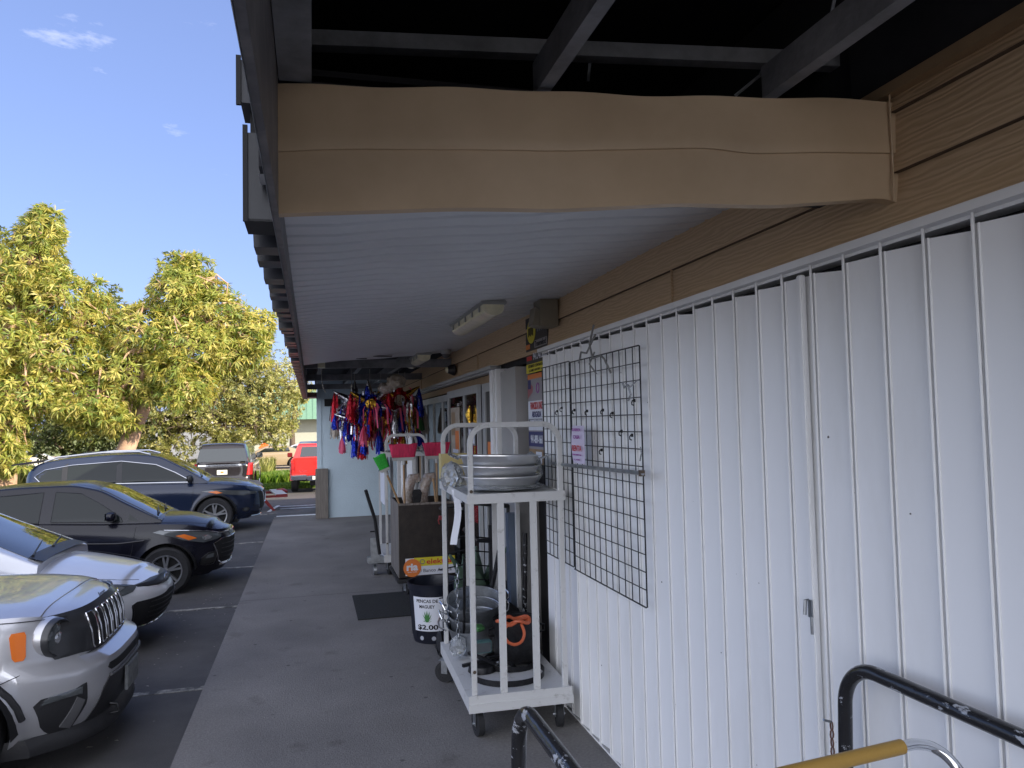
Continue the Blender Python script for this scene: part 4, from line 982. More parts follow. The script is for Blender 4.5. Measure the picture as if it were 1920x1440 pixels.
for k in range(12): 
    yy = -.06-.8*k/11; p.tube([(hx1+.035, yy, 1.09), (hx1, yy, .66)], .0025, 5); p.tube([(hx0+.01, yy, 1.09), (hx0+.03, yy, .66)], .0025, 5)
p.build('basket', M['chrome'], t)
for x, y in ((hx0, -.15), (hx1, -.15), (hx0+.05, -.8), (hx1-.03, -.8)):
    p = MB(); p.lathe([(0, -.015), (.055, -.015), (.06, 0), (.055, .015), (0, .015)], (x, y, .06), 'X', 18); p.tube([(x, y, .06), (x, y, .22)], .008, 6); p.build('wheel', M['rubber'], t, True)

# ------------------------------------------------------------------ cars
class Car:
    def __init__(s, name, label, cat, loc, yaw, sp, group=None):
        s.t = thing(name, label, cat, loc, yaw, group); s.sp = sp
        s.af = pchip(sp['af']); s.ar = pchip(sp['ar']); s.w = pchip(sp['w']); s.zs = pchip(sp['zs']); s.nf = sp.get('nf', 4); s.nr = sp.get('nr', 5)
        s.zr = pchip(sp['roof']); s.xw, s.xe = sp['roof'][0][0], sp['roof'][-1][0]
        if s.xw > s.xe: raise ValueError('roof order')
        s.zb0 = sp.get('zb', .2); s.paint = sp['paint']
        s.body(); s.cabin(); s.wheels()
    def rnd(s, z, x):
        zs = s.zs(x); u = max(0, min(1, (z-(zs-.11))/.11)); return 1-.045*u*u, 1-.02*u*u
    def flare(s, x, z):
        f = 0
        for xw in s.sp['wx']:
            d = math.hypot(x-xw, z-s.sp['R'])-s.sp['Ra']
            if -.02 <= d < .09 and z < s.zs(x)-.12: f = max(f, s.sp.get('fl', .02)*(1-max(0, d)/.09)**1.5)
        return f
    def ring(s, tt, z, x0, side):
        a = s.af(z) if tt > 0 else s.ar(z); n = s.nf if tt > 0 else s.nr
        kw, ka = s.rnd(z, x0)
        x = tt*a*(ka if abs(tt) > .9 else 1)
        y = (s.w(z)*kw+s.flare(x0, z))*(max(0, 1-abs(tt)**n))**(1/n)
        return (x, side*y, z)
    def F(s, y, z):   # front face
        n = s.nf; kw, ka = s.rnd(z, s.af(z)*.97); return Vector((s.af(z)*ka*(max(0, 1-abs(y/(s.w(z)*kw))**n))**(1/n), y, z))
    def B(s, y, z):   # rear face
        n = s.nr; return Vector((-s.ar(z)*(max(0, 1-abs(y/s.w(z))**n))**(1/n), y, z))
    def Sd(s, x, z, side=-1):
        a = s.af(z) if x > 0 else s.ar(z); n = s.nf if x > 0 else s.nr; kw, ka = s.rnd(z, x)
        return Vector((x, side*(s.w(z)*kw+s.flare(x, z))*(max(0, 1-abs(x/a)**n))**(1/n), z))
    def Q(s, q, z, side=-1):  # wrap-around front corner, q in degrees, 0 nose .. 90 side
        n = s.nf; a = R(q); c = math.cos(a)**(2/n); sn = abs(math.sin(a))**(2/n); x = c*s.af(z); kw, ka = s.rnd(z, x)
        return Vector((x*(ka if c > .9 else 1), side*(s.w(z)*kw+s.flare(x, z))*sn, z))
    def body(s):
        sp = s.sp; ts = set()
        for i in range(31): a = PI/2*i/30; ts.add(round(math.cos(a)**(2/s.nf), 5)); ts.add(round(-math.cos(a)**(2/s.nr), 5))
        A0 = s.af(.6); A1 = s.ar(.6)
        for xw in sp['wx']:
            a = A0 if xw > 0 else A1; r = sp['Ra']
            for i in range(25): x = xw-r*math.cos(PI*i/24); ts.add(round(x/a, 5))
            ts.add(round((xw-r-.004)/a, 5)); ts.add(round((xw+r+.004)/a, 5))
        for i in range(-20, 21): ts.add(round(i/24, 5))
        ts = sorted(ts); ts = [t for i, t in enumerate(ts) if i == 0 or t-ts[i-1] > 2e-4]
        NV = 16; cols = []
        for t in ts:
            x0 = t*(A0 if t > 0 else A1); zb = s.zb0+sp.get('lift', .03)*(abs(t) > .93)
            for xw in sp['wx']:
                d = abs(x0-xw)
                if d <= sp['Ra']+1e-4: zb = max(zb, sp['R']+math.sqrt(max(0, sp['Ra']**2-d*d)))
            zs = s.zs(x0); col = [zb+(zs-zb)*(j/NV) for j in range(NV+1)]; cols.append((t, x0, col))
        mb = MB()
        L = [[s.ring(t, z, x0, -1) for z in col] for t, x0, col in cols]; Rr = [[s.ring(t, z, x0, 1) for z in col] for t, x0, col in cols]
        mb.grid(L); mb.grid(Rr)
        top = []
        for (t, x0, col), l in zip(cols, L):
            p = l[-1]; yw = -p[1]; cr = pchip(sp['crown'])(x0)*min(1, yw/(s.w(.8)*.6)) if sp.get('crown') else 0
            top.append([(p[0]+(0), -yw+2*yw*k/16, p[2]+cr*(1-abs(-1+2*k/16)**sp.get('cpow', 2.6))) for k in range(17)])
        mb.grid(top)
        s.bodyo = mb.build('body', M[s.paint], s.t, True, sharp=50)
        so = MB(); W = s.w(.5)
        so.box(-s.ar(.5)+.45, s.af(.5)-.5, -W+.24, W-.24, .17, .62)
        so.box(sp['wx'][1]+sp['Ra']+.02 if sp['wx'][1] < sp['wx'][0] else -1, sp['wx'][0]-sp['Ra']-.02, -W+.06, W-.06, .19, .5)
        so.build('underbody', M['black_matte'], s.t)
    def cabw(s, x, z):
        zb = s.zs(x); base = abs(s.Sd(x, zb-.001)[1])-s.sp.get('inset', .03); h = max(0, z-zb)
        return base-s.sp.get('tumble', .28)*h-s.sp.get('tum2', .1)*h*h
    def top_pt(s, x, u):   # u in -1..1 across
        zr = s.zr(x); ye = s.cabw(x, zr); H = s.sp['H']-s.zs(0); rc = .05*min(1, (zr-s.zs(x))/.25)
        return Vector((x, u*(ye-rc), zr+.0-(abs(u)**3)*.03-0.0))
    def cabin(s):
        n = 56; rows = []
        for i in range(n+1):
            x = s.xw+(s.xe-s.xw)*i/n; zr = max(s.zr(x), s.zs(x)+.002); zb = s.zs(x)-.02
            f = min(1, (zr-s.zs(x))/.25); rc = .05*f
            half = []
            zt = zr-.03-rc*.6
            zt = max(zt, zb)
            for j in range(6): z = zb+(zt-zb)*j/5; half.append((x, s.cabw(x, z), z))
            ye = s.cabw(x, zr)
            for j in range(1, 5):
                u = j/4; half.append((x, half[5][1]*(1-u)**2+2*u*(1-u)*(ye+.0)+u*u*(ye-rc), zt*(1-u)**2+2*u*(1-u)*(zr-.02)+u*u*(zr-.03)))
            cr = [(x, (ye-rc)*u, zr-.03*abs(u)**3) for u in (.92, .75, .5, .25, 0)]
            h = half+cr; rows.append([(p[0], -p[1], p[2]) for p in h]+[(p[0], p[1], p[2]) for p in reversed(h[:-1])])
        mb = MB(); mb.grid(rows); k = len(rows[0])
        mb.add(rows[0], [tuple(range(k))]); mb.add(rows[-1], [tuple(range(k))])
        s.cab = mb.build('cabin', M[s.paint], s.t, True, sharp=50)
    def W(s, x, z, side=-1): return Vector((x, side*s.cabw(x, z), z))
    def patch(s, surf, poly, mt, name, off=.006, rows=14, cols=14, rim=True, parent=None, smooth=True, axis=1, **k):
        """conforming panel: poly in (u, v); scan along v (axis=1) or u (axis=0)"""
        P = [(p[0], p[1]) for p in poly] if axis else [(p[1], p[0]) for p in poly]
        v0 = min(p[1] for p in P); v1 = max(p[1] for p in P); e = (v1-v0)*1e-4; g = []
        for j in range(rows+1):
            v = v0+e+(v1-v0-2*e)*j/rows; xs = []
            for i in range(len(P)):
                a, b = P[i], P[(i+1) % len(P)]
                if (a[1]-v)*(b[1]-v) <= 0 and a[1] != b[1]: xs.append(a[0]+(b[0]-a[0])*(v-a[1])/(b[1]-a[1]))
            lo, hi = min(xs), max(xs)
            g.append([(lo+(hi-lo)*i/cols, v) if axis else (v, lo+(hi-lo)*i/cols) for i in range(cols+1)])
        def pt(u, v, o):
            p = surf(u, v, **k); a = surf(u+.004, v, **k)-surf(u-.004, v, **k); b = surf(u, v+.004, **k)-surf(u, v-.004, **k); n = a.cross(b)
            if n.length < 1e-12: return p
            n.normalize()
            c = Vector((p.x*.3, p.y, .2*(p.z-.5)))
            if surf == s.F or surf == s.Q: c = Vector((p.x, p.y, 0))
            if surf == s.B: c = Vector((p.x, p.y, 0))
            if surf == s.top_pt: c = Vector((0, 0, 1))
            if n.dot(c) < 0: n = -n
            return p+n*o
        G = [[pt(u, v, off) for u, v in r] for r in g]
        mb = MB(); mb.grid(G)
        if rim:
            ring = g[0]+[r[-1] for r in g[1:]]+list(reversed(g[-1]))[1:]+[r[0] for r in reversed(g[:-1])][:-1]
            mb.grid([[pt(u, v, off), pt(u, v, -.004)] for u, v in ring+[ring[0]]])
        return mb.build(name, M[mt], parent or s.t, smooth, sharp=40)
    def outline(s, surf, poly, r, mt, name, off=.008, closed=True, parent=None, n=6, **k):
        pts = []; P = poly+[poly[0]] if closed else poly
        for a, b in zip(P[:-1], P[1:]):
            for i in range(n): pts.append((a[0]+(b[0]-a[0])*i/n, a[1]+(b[1]-a[1])*i/n))
        if not closed: pts.append(P[-1])
        out = []
        for u, v in pts:
            p = surf(u, v, **k); d = Vector((p.x*.5 if surf in (s.F, s.Q, s.B) else 0, p.y, 0)).normalized()
            if surf == s.F: d = Vector((1, 0, 0))
            if surf == s.B: d = Vector((-1, 0, 0))
            out.append(p+d*off)
        mb = MB(); mb.tube(out, r, 6, closed=closed); return mb.build(name, M[mt], parent or s.t, True)
    def wheels(s):
        sp = s.sp; r = sp['R']; rr = sp.get('rim', r*.66); proto = None
        for xw in sp['wx']:
            for side in (-1, 1):
                y = side*(s.w(.4)-.11)
                if proto is None:
                    w = bpy.data.objects.new('wheel', None)
                    mb = MB(); mb.lathe([(rr, -.09), (r*.9, -.10), (r*.985, -.075), (r, -.04), (r, .04), (r*.985, .075), (r*.9, .10), (rr, .09), (rr*.95, .0), (rr, -.09)], (0, 0, 0), 'Y', 44)
                    mb.lathe([(r*1.0, -.02), (r*1.004, -.015), (r*1.004, .015), (r*1.0, .02)], (0, 0, 0), 'Y', 44)
                    w = mb.build('wheel', M['rubber'], s.t, True)
                    mb = MB(); mb.lathe([(0, .03), (rr*.98, .03), (rr*.98, -.085), (rr*1.0, -.085)], (0, 0, 0), 'Y', 32); mb.build('wheel_well', M['hub_dark'], w, True)
                    mb = MB(); mb.lathe([(rr*.90, -.05), (rr*.93, -.092), (rr*1.01, -.096), (rr*1.01, -.08), (rr*.95, -.05)], (0, 0, 0), 'Y', 44)
                    ns = sp.get('spokes', 5)
                    for k in range(ns):
                        for d in ((-.13, .13) if sp.get('twin', True) else (0,)):
                            a = 2*PI*k/ns+PI/2; a1 = a+d*1.3; u0 = Vector((math.cos(a), 0, math.sin(a))); u1 = Vector((math.cos(a1), 0, math.sin(a1))); n0 = Vector((-u0.z, 0, u0.x))*rr*.085; n1 = Vector((-u1.z, 0, u1.x))*rr*(.055 if sp.get('twin', True) else .11)
                            p0 = u0*rr*.12; p1 = u1*rr*.93
                            f = Vector((0, -.075, 0)); bk_ = Vector((0, -.02, 0)); f2 = Vector((0, -.082, 0))
                            mb.add([p0-n0+f, p0+n0+f, p1+n1+f2, p1-n1+f2, p0-n0+bk_, p0+n0+bk_, p1+n1+bk_, p1-n1+bk_], [(0, 1, 2, 3), (0, 4, 5, 1), (1, 5, 6, 2), (2, 6, 7, 3), (3, 7, 4, 0)])
                    mb.lathe([(0, -.085), (rr*.16, -.083), (rr*.18, -.06), (rr*.18, -.02)], (0, 0, 0), 'Y', 20)
                    mb.build('rim', M['rim'], w, False)
                    proto = w; o = w
                else: o = copy_tree(proto, s.t)
                o.location = (xw, y, r); o.rotation_euler = (0, random.uniform(0, 1), 0 if side < 0 else PI)
                o.rotation_euler = (0, 0, 0 if side < 0 else PI)
        # arch liners
        for xw in sp['wx']:
            for side in (-1, 1):
                mb = MB(); rows = []
                for i in range(21):
                    a = PI*i/20; rows.append([(xw+(sp['Ra']+.0)*math.cos(a), side*(s.w(.5)-yy), r+(sp['Ra'])*math.sin(a)) for yy in (.015, .3)])
                mb.grid(rows); mb.add([r_[1] for r_ in rows], [tuple(range(21))]); mb.build('arch_liner', M['black_matte'], s.t)
    def mirror(s, x, z, mt, size=(.17, .11), side=-1):
        y = side*(s.cabw(x, z)+.13); mb = MB(); w, h = size
        bm = bmesh.new(); bmesh.ops.create_icosphere(bm, subdivisions=3, radius=1)
        for v in bm.verts:
            c = v.co; v.co = Vector((x+math.copysign(abs(c.x)**.6, c.x)*.055*(1.2 if c.x > 0 else .7), y+math.copysign(abs(c.y)**.6, c.y)*w/2, z+math.copysign(abs(c.z)**.65, c.z)*h/2))
        bm.verts.index_update(); mb.add([v.co for v in bm.verts], [[v.index for v in f.verts] for f in bm.faces]); bm.free()
        mb.box(x-.01, x+.05, min(y, y-side*.14), max(y, y-side*.14), z-h*.45, z-h*.15)
        o = mb.build('side_mirror', M[mt], s.t, True)
        g = MB(); g.box(x-.045, x-.04, y-w*.4, y+w*.4, z-h*.36, z+h*.36); g.build('mirror_glass', M['glass'], o)
    def windshield(s, x0, x1, m=.93, name='windshield', mt='glass'):
        s.patch(s.top_pt, [(x0, -m), (x0, m), (x1, m), (x1, -m)], mt, name, .004, 12, 14, axis=0)
    def window(s, poly, mt='glass_tint', off=.003, trim=None, name='window', **k):
        for side in (-1, 1):
            o = s.patch(s.W, poly, mt, name, off, 10, 16, side=side)
            if trim: s.outline(s.W, poly, trim[0], trim[1], 'window_trim', .004, parent=o, side=side)
    def seam(s, pts, surf=None, **k):
        surf = surf or s.Sd
        for side in (-1, 1):
            o = s.outline(surf, pts, .0025, 'black_matte', 'panel_gap', .0005, closed=False, side=side, **k)
    def handle(s, x, z, mt='chrome', L=.18):
        for side in (-1, 1):
            pts = [s.Sd(x+d*L/2, z, side)+Vector((0, side*e, 0)) for d, e in ((-1, .005), (-.8, .03), (0, .036), (.8, .03), (1, .005))]
            mb = MB(); mb.tube(pts, .013, 8); mb.build('door_handle', M[mt], s.t, True)

def circ(u, v, ru, rv=None, n=20): return [(u+ru*math.cos(2*PI*i/n), v+(rv or ru)*math.sin(2*PI*i/n)) for i in range(n)]

# --- silver boxy suv, slotted grille
J = dict(H=1.69, paint='silver', zb=.24, R=.345, Ra=.42, wx=(1.25, -1.29), nf=3.6, nr=6, fl=.035, spokes=5, rim=.23,
    af=[(.2, 2.0), (.30, 2.05), (.45, 2.10), (.62, 2.11), (.685, 2.09), (.705, 2.01), (.9, 1.985), (1.06, 1.93)],
    ar=[(.2, 2.0), (.5, 2.1), (.7, 2.08), (1.1, 2.04)],
    w=[(.2, .84), (.4, .90), (.7, .905), (.95, .88), (1.1, .86)],
    zs=[(-2.1, 1.08), (.6, 1.06), (1.2, 1.045), (1.75, 1.02), (1.95, .99), (2.1, .97)],
    crown=[(-2.1, .02), (.9, .035), (1.6, .045), (2.0, .035), (2.1, .01)], cpow=5,
    roof=[(-2.06, 1.10), (-2.0, 1.45), (-1.9, 1.62), (-1.0, 1.69), (0, 1.68), (.25, 1.62), (.62, 1.30), (.86, 1.095)], tumble=.2, inset=.05)
jp = Car('parked_suv', 'nearest silver boxy parked suv with slotted grille and round headlights', 'car', (-3.38, 6.03, -.15), R(-.5), J, 'cars parked nose in along the walkway')
jp.windshield(.28, .80); jp.window([(-.9, 1.12), (.55, 1.12), (.15, 1.56), (-.9, 1.6)])
# dark grille panel
gp = [(-.655, .775), (-.64, .735), (-.60, .715), (-.45, .712), (.45, .712), (.60, .715), (.64, .735), (.655, .775), (.66, .85), (.655, .92), (.64, .965), (.58, .99), (-.58, .99), (-.64, .965), (-.655, .92), (-.66, .85)]
M['grille_panel'] = mat('charcoal_grille_panel', (.045, .046, .05), .35, .3, coat=.3)
grl = jp.patch(jp.F, gp, 'grille_panel', 'grille', .006, 12, 30)
for k in range(7):
    y = (k-3)*.122
    sl = [(y-.041, .75), (y-.033, .735), (y+.033, .735), (y+.041, .75), (y+.041, .94), (y+.033, .955), (y-.033, .955), (y-.041, .94)]
    o = jp.patch(jp.F, sl, 'black_matte', 'grille_slot', .009, 8, 3, parent=grl)
    jp.outline(jp.F, sl, .0065, 'chrome', 'chrome_ring', .013, parent=o, n=2)
for side in (-1, 1):
    c = side*.605; tl = Matrix.Rotation(side*R(22), 3, 'Z')
    def hl(prof, nm, mt_, par):
        mb = MB(); mb.lathe(prof, (0, 0, 0), 'X', 36); mb.v = [tuple(tl @ Vector(v)+Vector((1.835, c, .862))) for v in mb.v]; return mb.build(nm, M[mt_], par, True)
    o = hl([(.10, -.16), (.128, -.12), (.130, -.05), (.122, -.022), (.112, -.018)], 'headlight', 'silver', jp.t)
    hl([(.124, -.032), (.120, .0), (.110, .012), (.101, .004), (.098, -.02)], 'headlight_ring', 'grille_panel', o)
    hl([(0, .006), (.04, .004), (.075, -.004), (.10, -.016)], 'headlight_lens', 'lens', o)
    hl([(0, .012), (.03, .010), (.038, .004), (.038, -.01)], 'reflector', 'lensbright', o)
    jp.patch(jp.Sd, [(1.625, .79), (1.64, .77), (1.68, .77), (1.69, .79), (1.685, .92), (1.675, .935), (1.615, .935), (1.605, .92)], 'amber', 'side_marker', .008, 8, 6, side=side)
    # fog pocket
    fq = [(26, .56), (41, .545), (45, .50), (41, .34), (37, .29), (29, .29), (25, .44)]
    o = jp.patch(jp.Q, fq, 'black_plastic', 'fog_pocket', .004, 8, 8, side=side)
    jp.patch(jp.Q, [(28, .545), (41, .53), (42.5, .49), (28, .50)], 'lens', 'fog_lamp', .012, 4, 8, side=side, parent=o)
    jp.patch(jp.Q, [(26.5, .47), (30, .49), (35, .32), (30, .30)], 'grey_plastic', 'fog_trim', .014, 6, 4, side=side, parent=o)
    # black arch moulding
    aw = [(1.28+.42*math.cos(a)+0, .345+.42*math.sin(a)) for a in [PI*k/16 for k in range(0, 17)]]
    o = jp.outline(jp.Sd, [p for p in aw if p[1] > .36], .02, 'black_plastic', 'arch_moulding', .0, closed=False, side=side, n=3)
jp.patch(jp.F, [(-.42, .60), (-.38, .575), (.38, .575), (.42, .60), (.40, .625), (-.40, .625)], 'black_matte', 'upper_intake', .004, 4, 20)
jp.patch(jp.F, [(-.66, .25), (-.52, .30), (-.46, .47), (-.40, .54), (.40, .54), (.46, .47), (.52, .30), (.66, .25)], 'black_plastic', 'lower_intake', .006, 10, 24)
jp.outline(jp.F, [(-.40, .545), (.40, .545)], .010, 'grey_plastic', 'intake_bar', .01, closed=False, n=16)
mb = MB(); rows = []
for i in range(41):
    q = -82+164*i/40; sd_ = -1 if q < 0 else 1; pts = []
    for z, o_ in ((.30, .0), (.26, .05), (.215, .085), (.19, .08), (.19, -.1)):
        p = jp.Q(abs(q), max(z, .21), side=sd_); d = Vector((p.x, p.y*.6, 0)).normalized(); pts.append(tuple(Vector((p.x, p.y, z))+d*o_*(.5+.5*math.cos(R(q)))))
    rows.append(pts)
mb.grid(rows); mb.build('chin_spoiler', M['black_plastic'], jp.t, True)
mb = MB(); c = jp.F(-.0, .44); mb.box(c.x+.015, c.x+.035, -.16, .16, .36, .53, .004); pl_ = mb.build('front_plate', M['plate_grey'], jp.t)
mb = MB(); mb.box(c.x+.036, c.x+.038, -.145, .145, .375, .515); mb.build('plate_face', mat('weathered_plate', (.2, .21, .2), .4, var=.4, vscale=25), pl_)
mb = MB(); p = jp.F(-.30, .33); mb.tube([(p.x+.0, p.y, .33), (p.x+.05, p.y, .32), (p.x+.06, p.y, .27), (p.x+.0, p.y, .26)], .012, 8); mb.build('tow_hook', M['darksteel'], jp.t, True)
jp.seam([(1.86, .975), (1.55, 1.0), (1.0, 1.015), (.7, 1.02)], n=6)
jp.outline(jp.Sd, [(1.70, .70), (1.45, .62), (1.36, .60)], .0025, 'black_matte', 'panel_gap', .0005, closed=False, side=-1)
for side in (-1, 1): jp.mirror(.55, 1.16, 'silver', side=side)
p = jp.F(0, .985); tx = text('hood_lettering', 'Jeep', .17, .045, (p.x-.012, 0, 1.0), (0, 1, 0), M['darksteel'], jp.t, .012, .02, up=(-.35, 0, 1))

# --- light silver sedan
C = dict(H=1.45, paint='silver_light', zb=.20, R=.315, Ra=.365, wx=(1.36, -1.34), nf=3.0, nr=3.4, fl=.012, spokes=5, rim=.2,
    af=[(.2, 2.12), (.32, 2.22), (.50, 2.27), (.60, 2.26), (.70, 2.20), (.80, 2.08), (.95, 1.9)],
    ar=[(.2, 2.1), (.5, 2.27), (.8, 2.25), (1.0, 2.2)],
    w=[(.2, .80), (.4, .87), (.65, .885), (.9, .86), (1.0, .84)],
    zs=[(-2.3, .96), (-.5, .93), (.6, .90), (1.2, .84), (1.8, .74), (2.1, .67), (2.27, .63)],
    crown=[(-2.3, .03), (.7, .10), (1.5, .11), (2.0, .07), (2.2, .03), (2.27, .01)], cpow=2.2,
    roof=[(-1.95, 1.02), (-1.4, 1.25), (-.8, 1.41), (-.2, 1.455), (.25, 1.41), (.7, 1.22), (1.28, .955)], tumble=.35, inset=.06)
co = Car('parked_sedan', 'light silver parked sedan between the boxy suv and the black hatchback', 'car', (-3.70, 8.68, -.15), R(-3), C, 'cars parked nose in along the walkway')
co.windshield(.30, 1.22); co.window([(-1.3, 1.0), (.75, .96), (.25, 1.3), (-.3, 1.37), (-.9, 1.33)])
gb = co.patch(co.F, [(-.56, .645), (-.30, .615), (0, .60), (.30, .615), (.56, .645), (.54, .665), (.25, .67), (0, .672), (-.25, .67), (-.54, .665)], 'black_plastic', 'grille', .006, 6, 30)
for side in (-1, 1):
    o = co.patch(co.Q, [(24, .655), (30, .60), (40, .575), (52, .60), (66, .70), (60, .735), (48, .725), (33, .695)], 'lens', 'headlight', .006, 10, 16, side=side)
    co.patch(co.Q, [(32, .66), (36, .63), (44, .63), (46, .67), (38, .685)], 'lensbright', 'reflector', .009, 6, 6, side=side, parent=o)
    co.mirror(.72, 1.02, 'silver_light', side=side)
co.patch(co.F, [(-.56, .48), (-.50, .255), (-.42, .23), (.42, .23), (.50, .255), (.56, .48), (.52, .515), (0, .53), (-.52, .515)], 'black_matte', 'lower_grille', .006, 14, 30)
for k in range(5): co.outline(co.F, [(-.42, .28+.05*k), (.42, .28+.05*k)], .005, 'black_plastic', 'grille_bar', .012, closed=False, n=14)
co.outline(co.F, [(-.56, .485), (-.50, .255), (-.42, .228)], .007, 'darksteel', 'grille_trim', .01, closed=False)
co.outline(co.F, [(-.45, .25), (.2, .24)], .010, 'chrome', 'lower_strip', .016, closed=False, n=10)
p = co.F(0, .635); mb = MB(); mb.tube([(p.x+.02, .062*math.cos(a*PI/10), .635+.042*math.sin(a*PI/10)) for a in range(20)], .006, 6, closed=True)
mb.tube([(p.x+.02, .025*math.cos(a*PI/8), .637+.04*math.sin(a*PI/8)) for a in range(16)], .005, 6, closed=True); mb.tube([(p.x+.02, .045*math.cos(a*PI/8), .652+.016*math.sin(a*PI/8)) for a in range(16)], .005, 6, closed=True)
mb.build('badge', M['chrome'], co.t, True)
def hoodseam(c, pts, n=6):
    for side in (-1, 1):
        out = []
        for x, f in pts:
            zs = c.zs(x); q = c.ring(x/(c.af(.6)), zs, x, 1); yw = q[1]; cr = pchip(c.sp['crown'])(x); out.append((x, side*yw*f, zs+cr*(1-f**c.sp.get('cpow', 2.6))+.001))
        mb = MB(); mb.tube(out, .0025, 5); mb.build('hood_gap', M['black_matte'], c.t)
hoodseam(co, [(1.15, .96), (1.4, .95), (1.7, .93), (1.95, .88), (2.08, .80)])
def wipers(c, x0, x1, y0, y1, z=.0):
    for (ya, yb) in ((y0, y1),(y0+.55, y1+.6)):
        pts = [c.top_pt(x0+(x1-x0)*k/6, (ya+(yb-ya)*k/6)/.7)+Vector((.012, 0, .016)) for k in range(7)]
        mb = MB(); mb.tube(pts, .012, 6, rs=[.014, .010, .008, .007, .007, .006, .005]); mb.build('wiper', M['black_plastic'], c.t, True)
mb = MB(); rows = []
for k in range(17):
    u = -.95+1.9*k/16; a = co.top_pt(1.17, u); b_ = co.top_pt(1.26, u); rows.append([tuple(a+Vector((0, 0, .012))), tuple(b_+Vector((.05, 0, .012)))])
mb.grid(rows); mb.build('cowl', M['black_plastic'], co.t, True)
wipers(co, 1.18, 1.06, -.60, .02)

# --- black hatchback
Sp = dict(H=1.48, paint='black_paint', zb=.19, R=.31, Ra=.36, wx=(1.06, -1.32), nf=2.9, nr=4, fl=.02, spokes=5, rim=.205,
    af=[(.19, 1.66), (.30, 1.74), (.45, 1.79), (.60, 1.80), (.72, 1.79), (.82, 1.74), (.95, 1.66)],
    ar=[(.2, 1.7), (.5, 1.80), (.8, 1.79), (1.0, 1.76)],
    w=[(.2, .74), (.4, .795), (.7, .80), (.9, .775), (1.0, .76)],
    zs=[(-1.8, 1.04), (-.5, .98), (.4, .935), (.9, .92), (1.3, .89), (1.55, .83), (1.7, .78), (1.8, .76)],
    crown=[(-1.8, .03), (.5, .08), (1.2, .09), (1.6, .06), (1.75, .03), (1.8, .01)], cpow=2.4,
    roof=[(-1.76, 1.06), (-1.6, 1.30), (-1.4, 1.40), (-.7, 1.475), (-.2, 1.48), (.15, 1.42), (.55, 1.22), (.98, .985)], tumble=.30, inset=.05)
sp = Car('parked_hatchback', 'small black parked hatchback with alloy wheels and a dark mirror', 'car', (-2.90, 11.60, -.15), R(-1.5), Sp, 'cars parked nose in along the walkway')
sp.windshield(.20, .93)
sp.window([(-.32, 1.0), (.52, .965), (.50, 1.02), (.25, 1.20), (-.0, 1.345), (-.3, 1.375)], trim=(.004, 'black_plastic'))
sp.window([(-1.2, 1.05), (-.46, 1.0), (-.44, 1.375), (-1.1, 1.335), (-1.25, 1.2)], trim=(.004, 'black_plastic'))
sp.window([(.58, .97), (.72, .96), (.60, 1.06)], name='quarter_window')
for side in (-1, 1):
    o = sp.patch(sp.Q, [(22, .72), (24, .665), (40, .635), (52, .68), (68, .82), (64, .835), (46, .79), (30, .75)], 'lens', 'headlight', .006, 10, 18, side=side)
    sp.patch(sp.Q, [(44, .70), (50, .685), (58, .76), (52, .765)], 'amber', 'indicator', .010, 6, 6, side=side, parent=o)
    sp.patch(sp.Q, [(32, .70), (35, .665), (40, .66), (41, .71), (36, .73)], 'lensbright', 'reflector', .010, 6, 6, side=side, parent=o)
    sp.outline(sp.Q, [(24, .745), (40, .79), (62, .835)], .007, 'lensbright', 'headlight_strip', .010, closed=False, side=side, parent=o)
    fp = [(27, .50), (36, .49), (41, .43), (41, .34), (36, .32), (29, .33)]
    o = sp.patch(sp.Q, fp, 'black_matte', 'fog_pocket', .004, 6, 6, side=side); sp.outline(sp.Q, fp, .005, 'darksteel', 'fog_trim', .008, parent=o, side=side)
    sp.patch(sp.Q, [(31, .475), (36, .47), (38, .42), (31, .42)], 'lens', 'fog_lamp', .009, 4, 4, side=side, parent=o)
    sp.mirror(.40, 1.05, 'black_paint', (.19, .12), side)
ug = [(-.42, .66), (-.52, .60), (-.44, .36), (-.38, .32), (.38, .32), (.44, .36), (.52, .60), (.42, .66)]
g = sp.patch(sp.F, ug, 'black_matte', 'grille', .006, 12, 20); sp.outline(sp.F, ug, .007, 'chrome', 'grille_surround', .012, parent=g)
for k in range(4): sp.outline(sp.F, [(-.42, .40+.06*k), (.42, .40+.06*k)], .005, 'black_plastic', 'grille_bar', .012, closed=False, parent=g, n=10)
sp.outline(sp.F, [(-.45, .735), (.45, .735)], .012, 'chrome', 'grille_strip', .012, closed=False, n=10)
sp.outline(sp.F, [(-.40, .30), (.40, .30)], .016, 'chrome', 'lower_strip', .014, closed=False, n=10)
sp.seam([(.70, .90), (.66, .6), (.60, .35), (.55, .24)]); sp.seam([(-.39, .97), (-.40, .6), (-.40, .25)]); sp.seam([(.70, .255), (-.8, .255)], n=14)
sp.handle(-.20, .82, 'black_paint'); sp.handle(-1.05, .86, 'black_paint'); hoodseam(sp, [(.9, .93), (1.2, .92), (1.45, .88), (1.6, .8)])
wipers(sp, .90, .80, -.5, -.02)
sp.outline(sp.Sd, [(-1.3, .80), (-.3, .74), (.5, .70), (.8, .72)], .012, 'black_paint', 'body_crease', -.004, closed=False, side=-1)

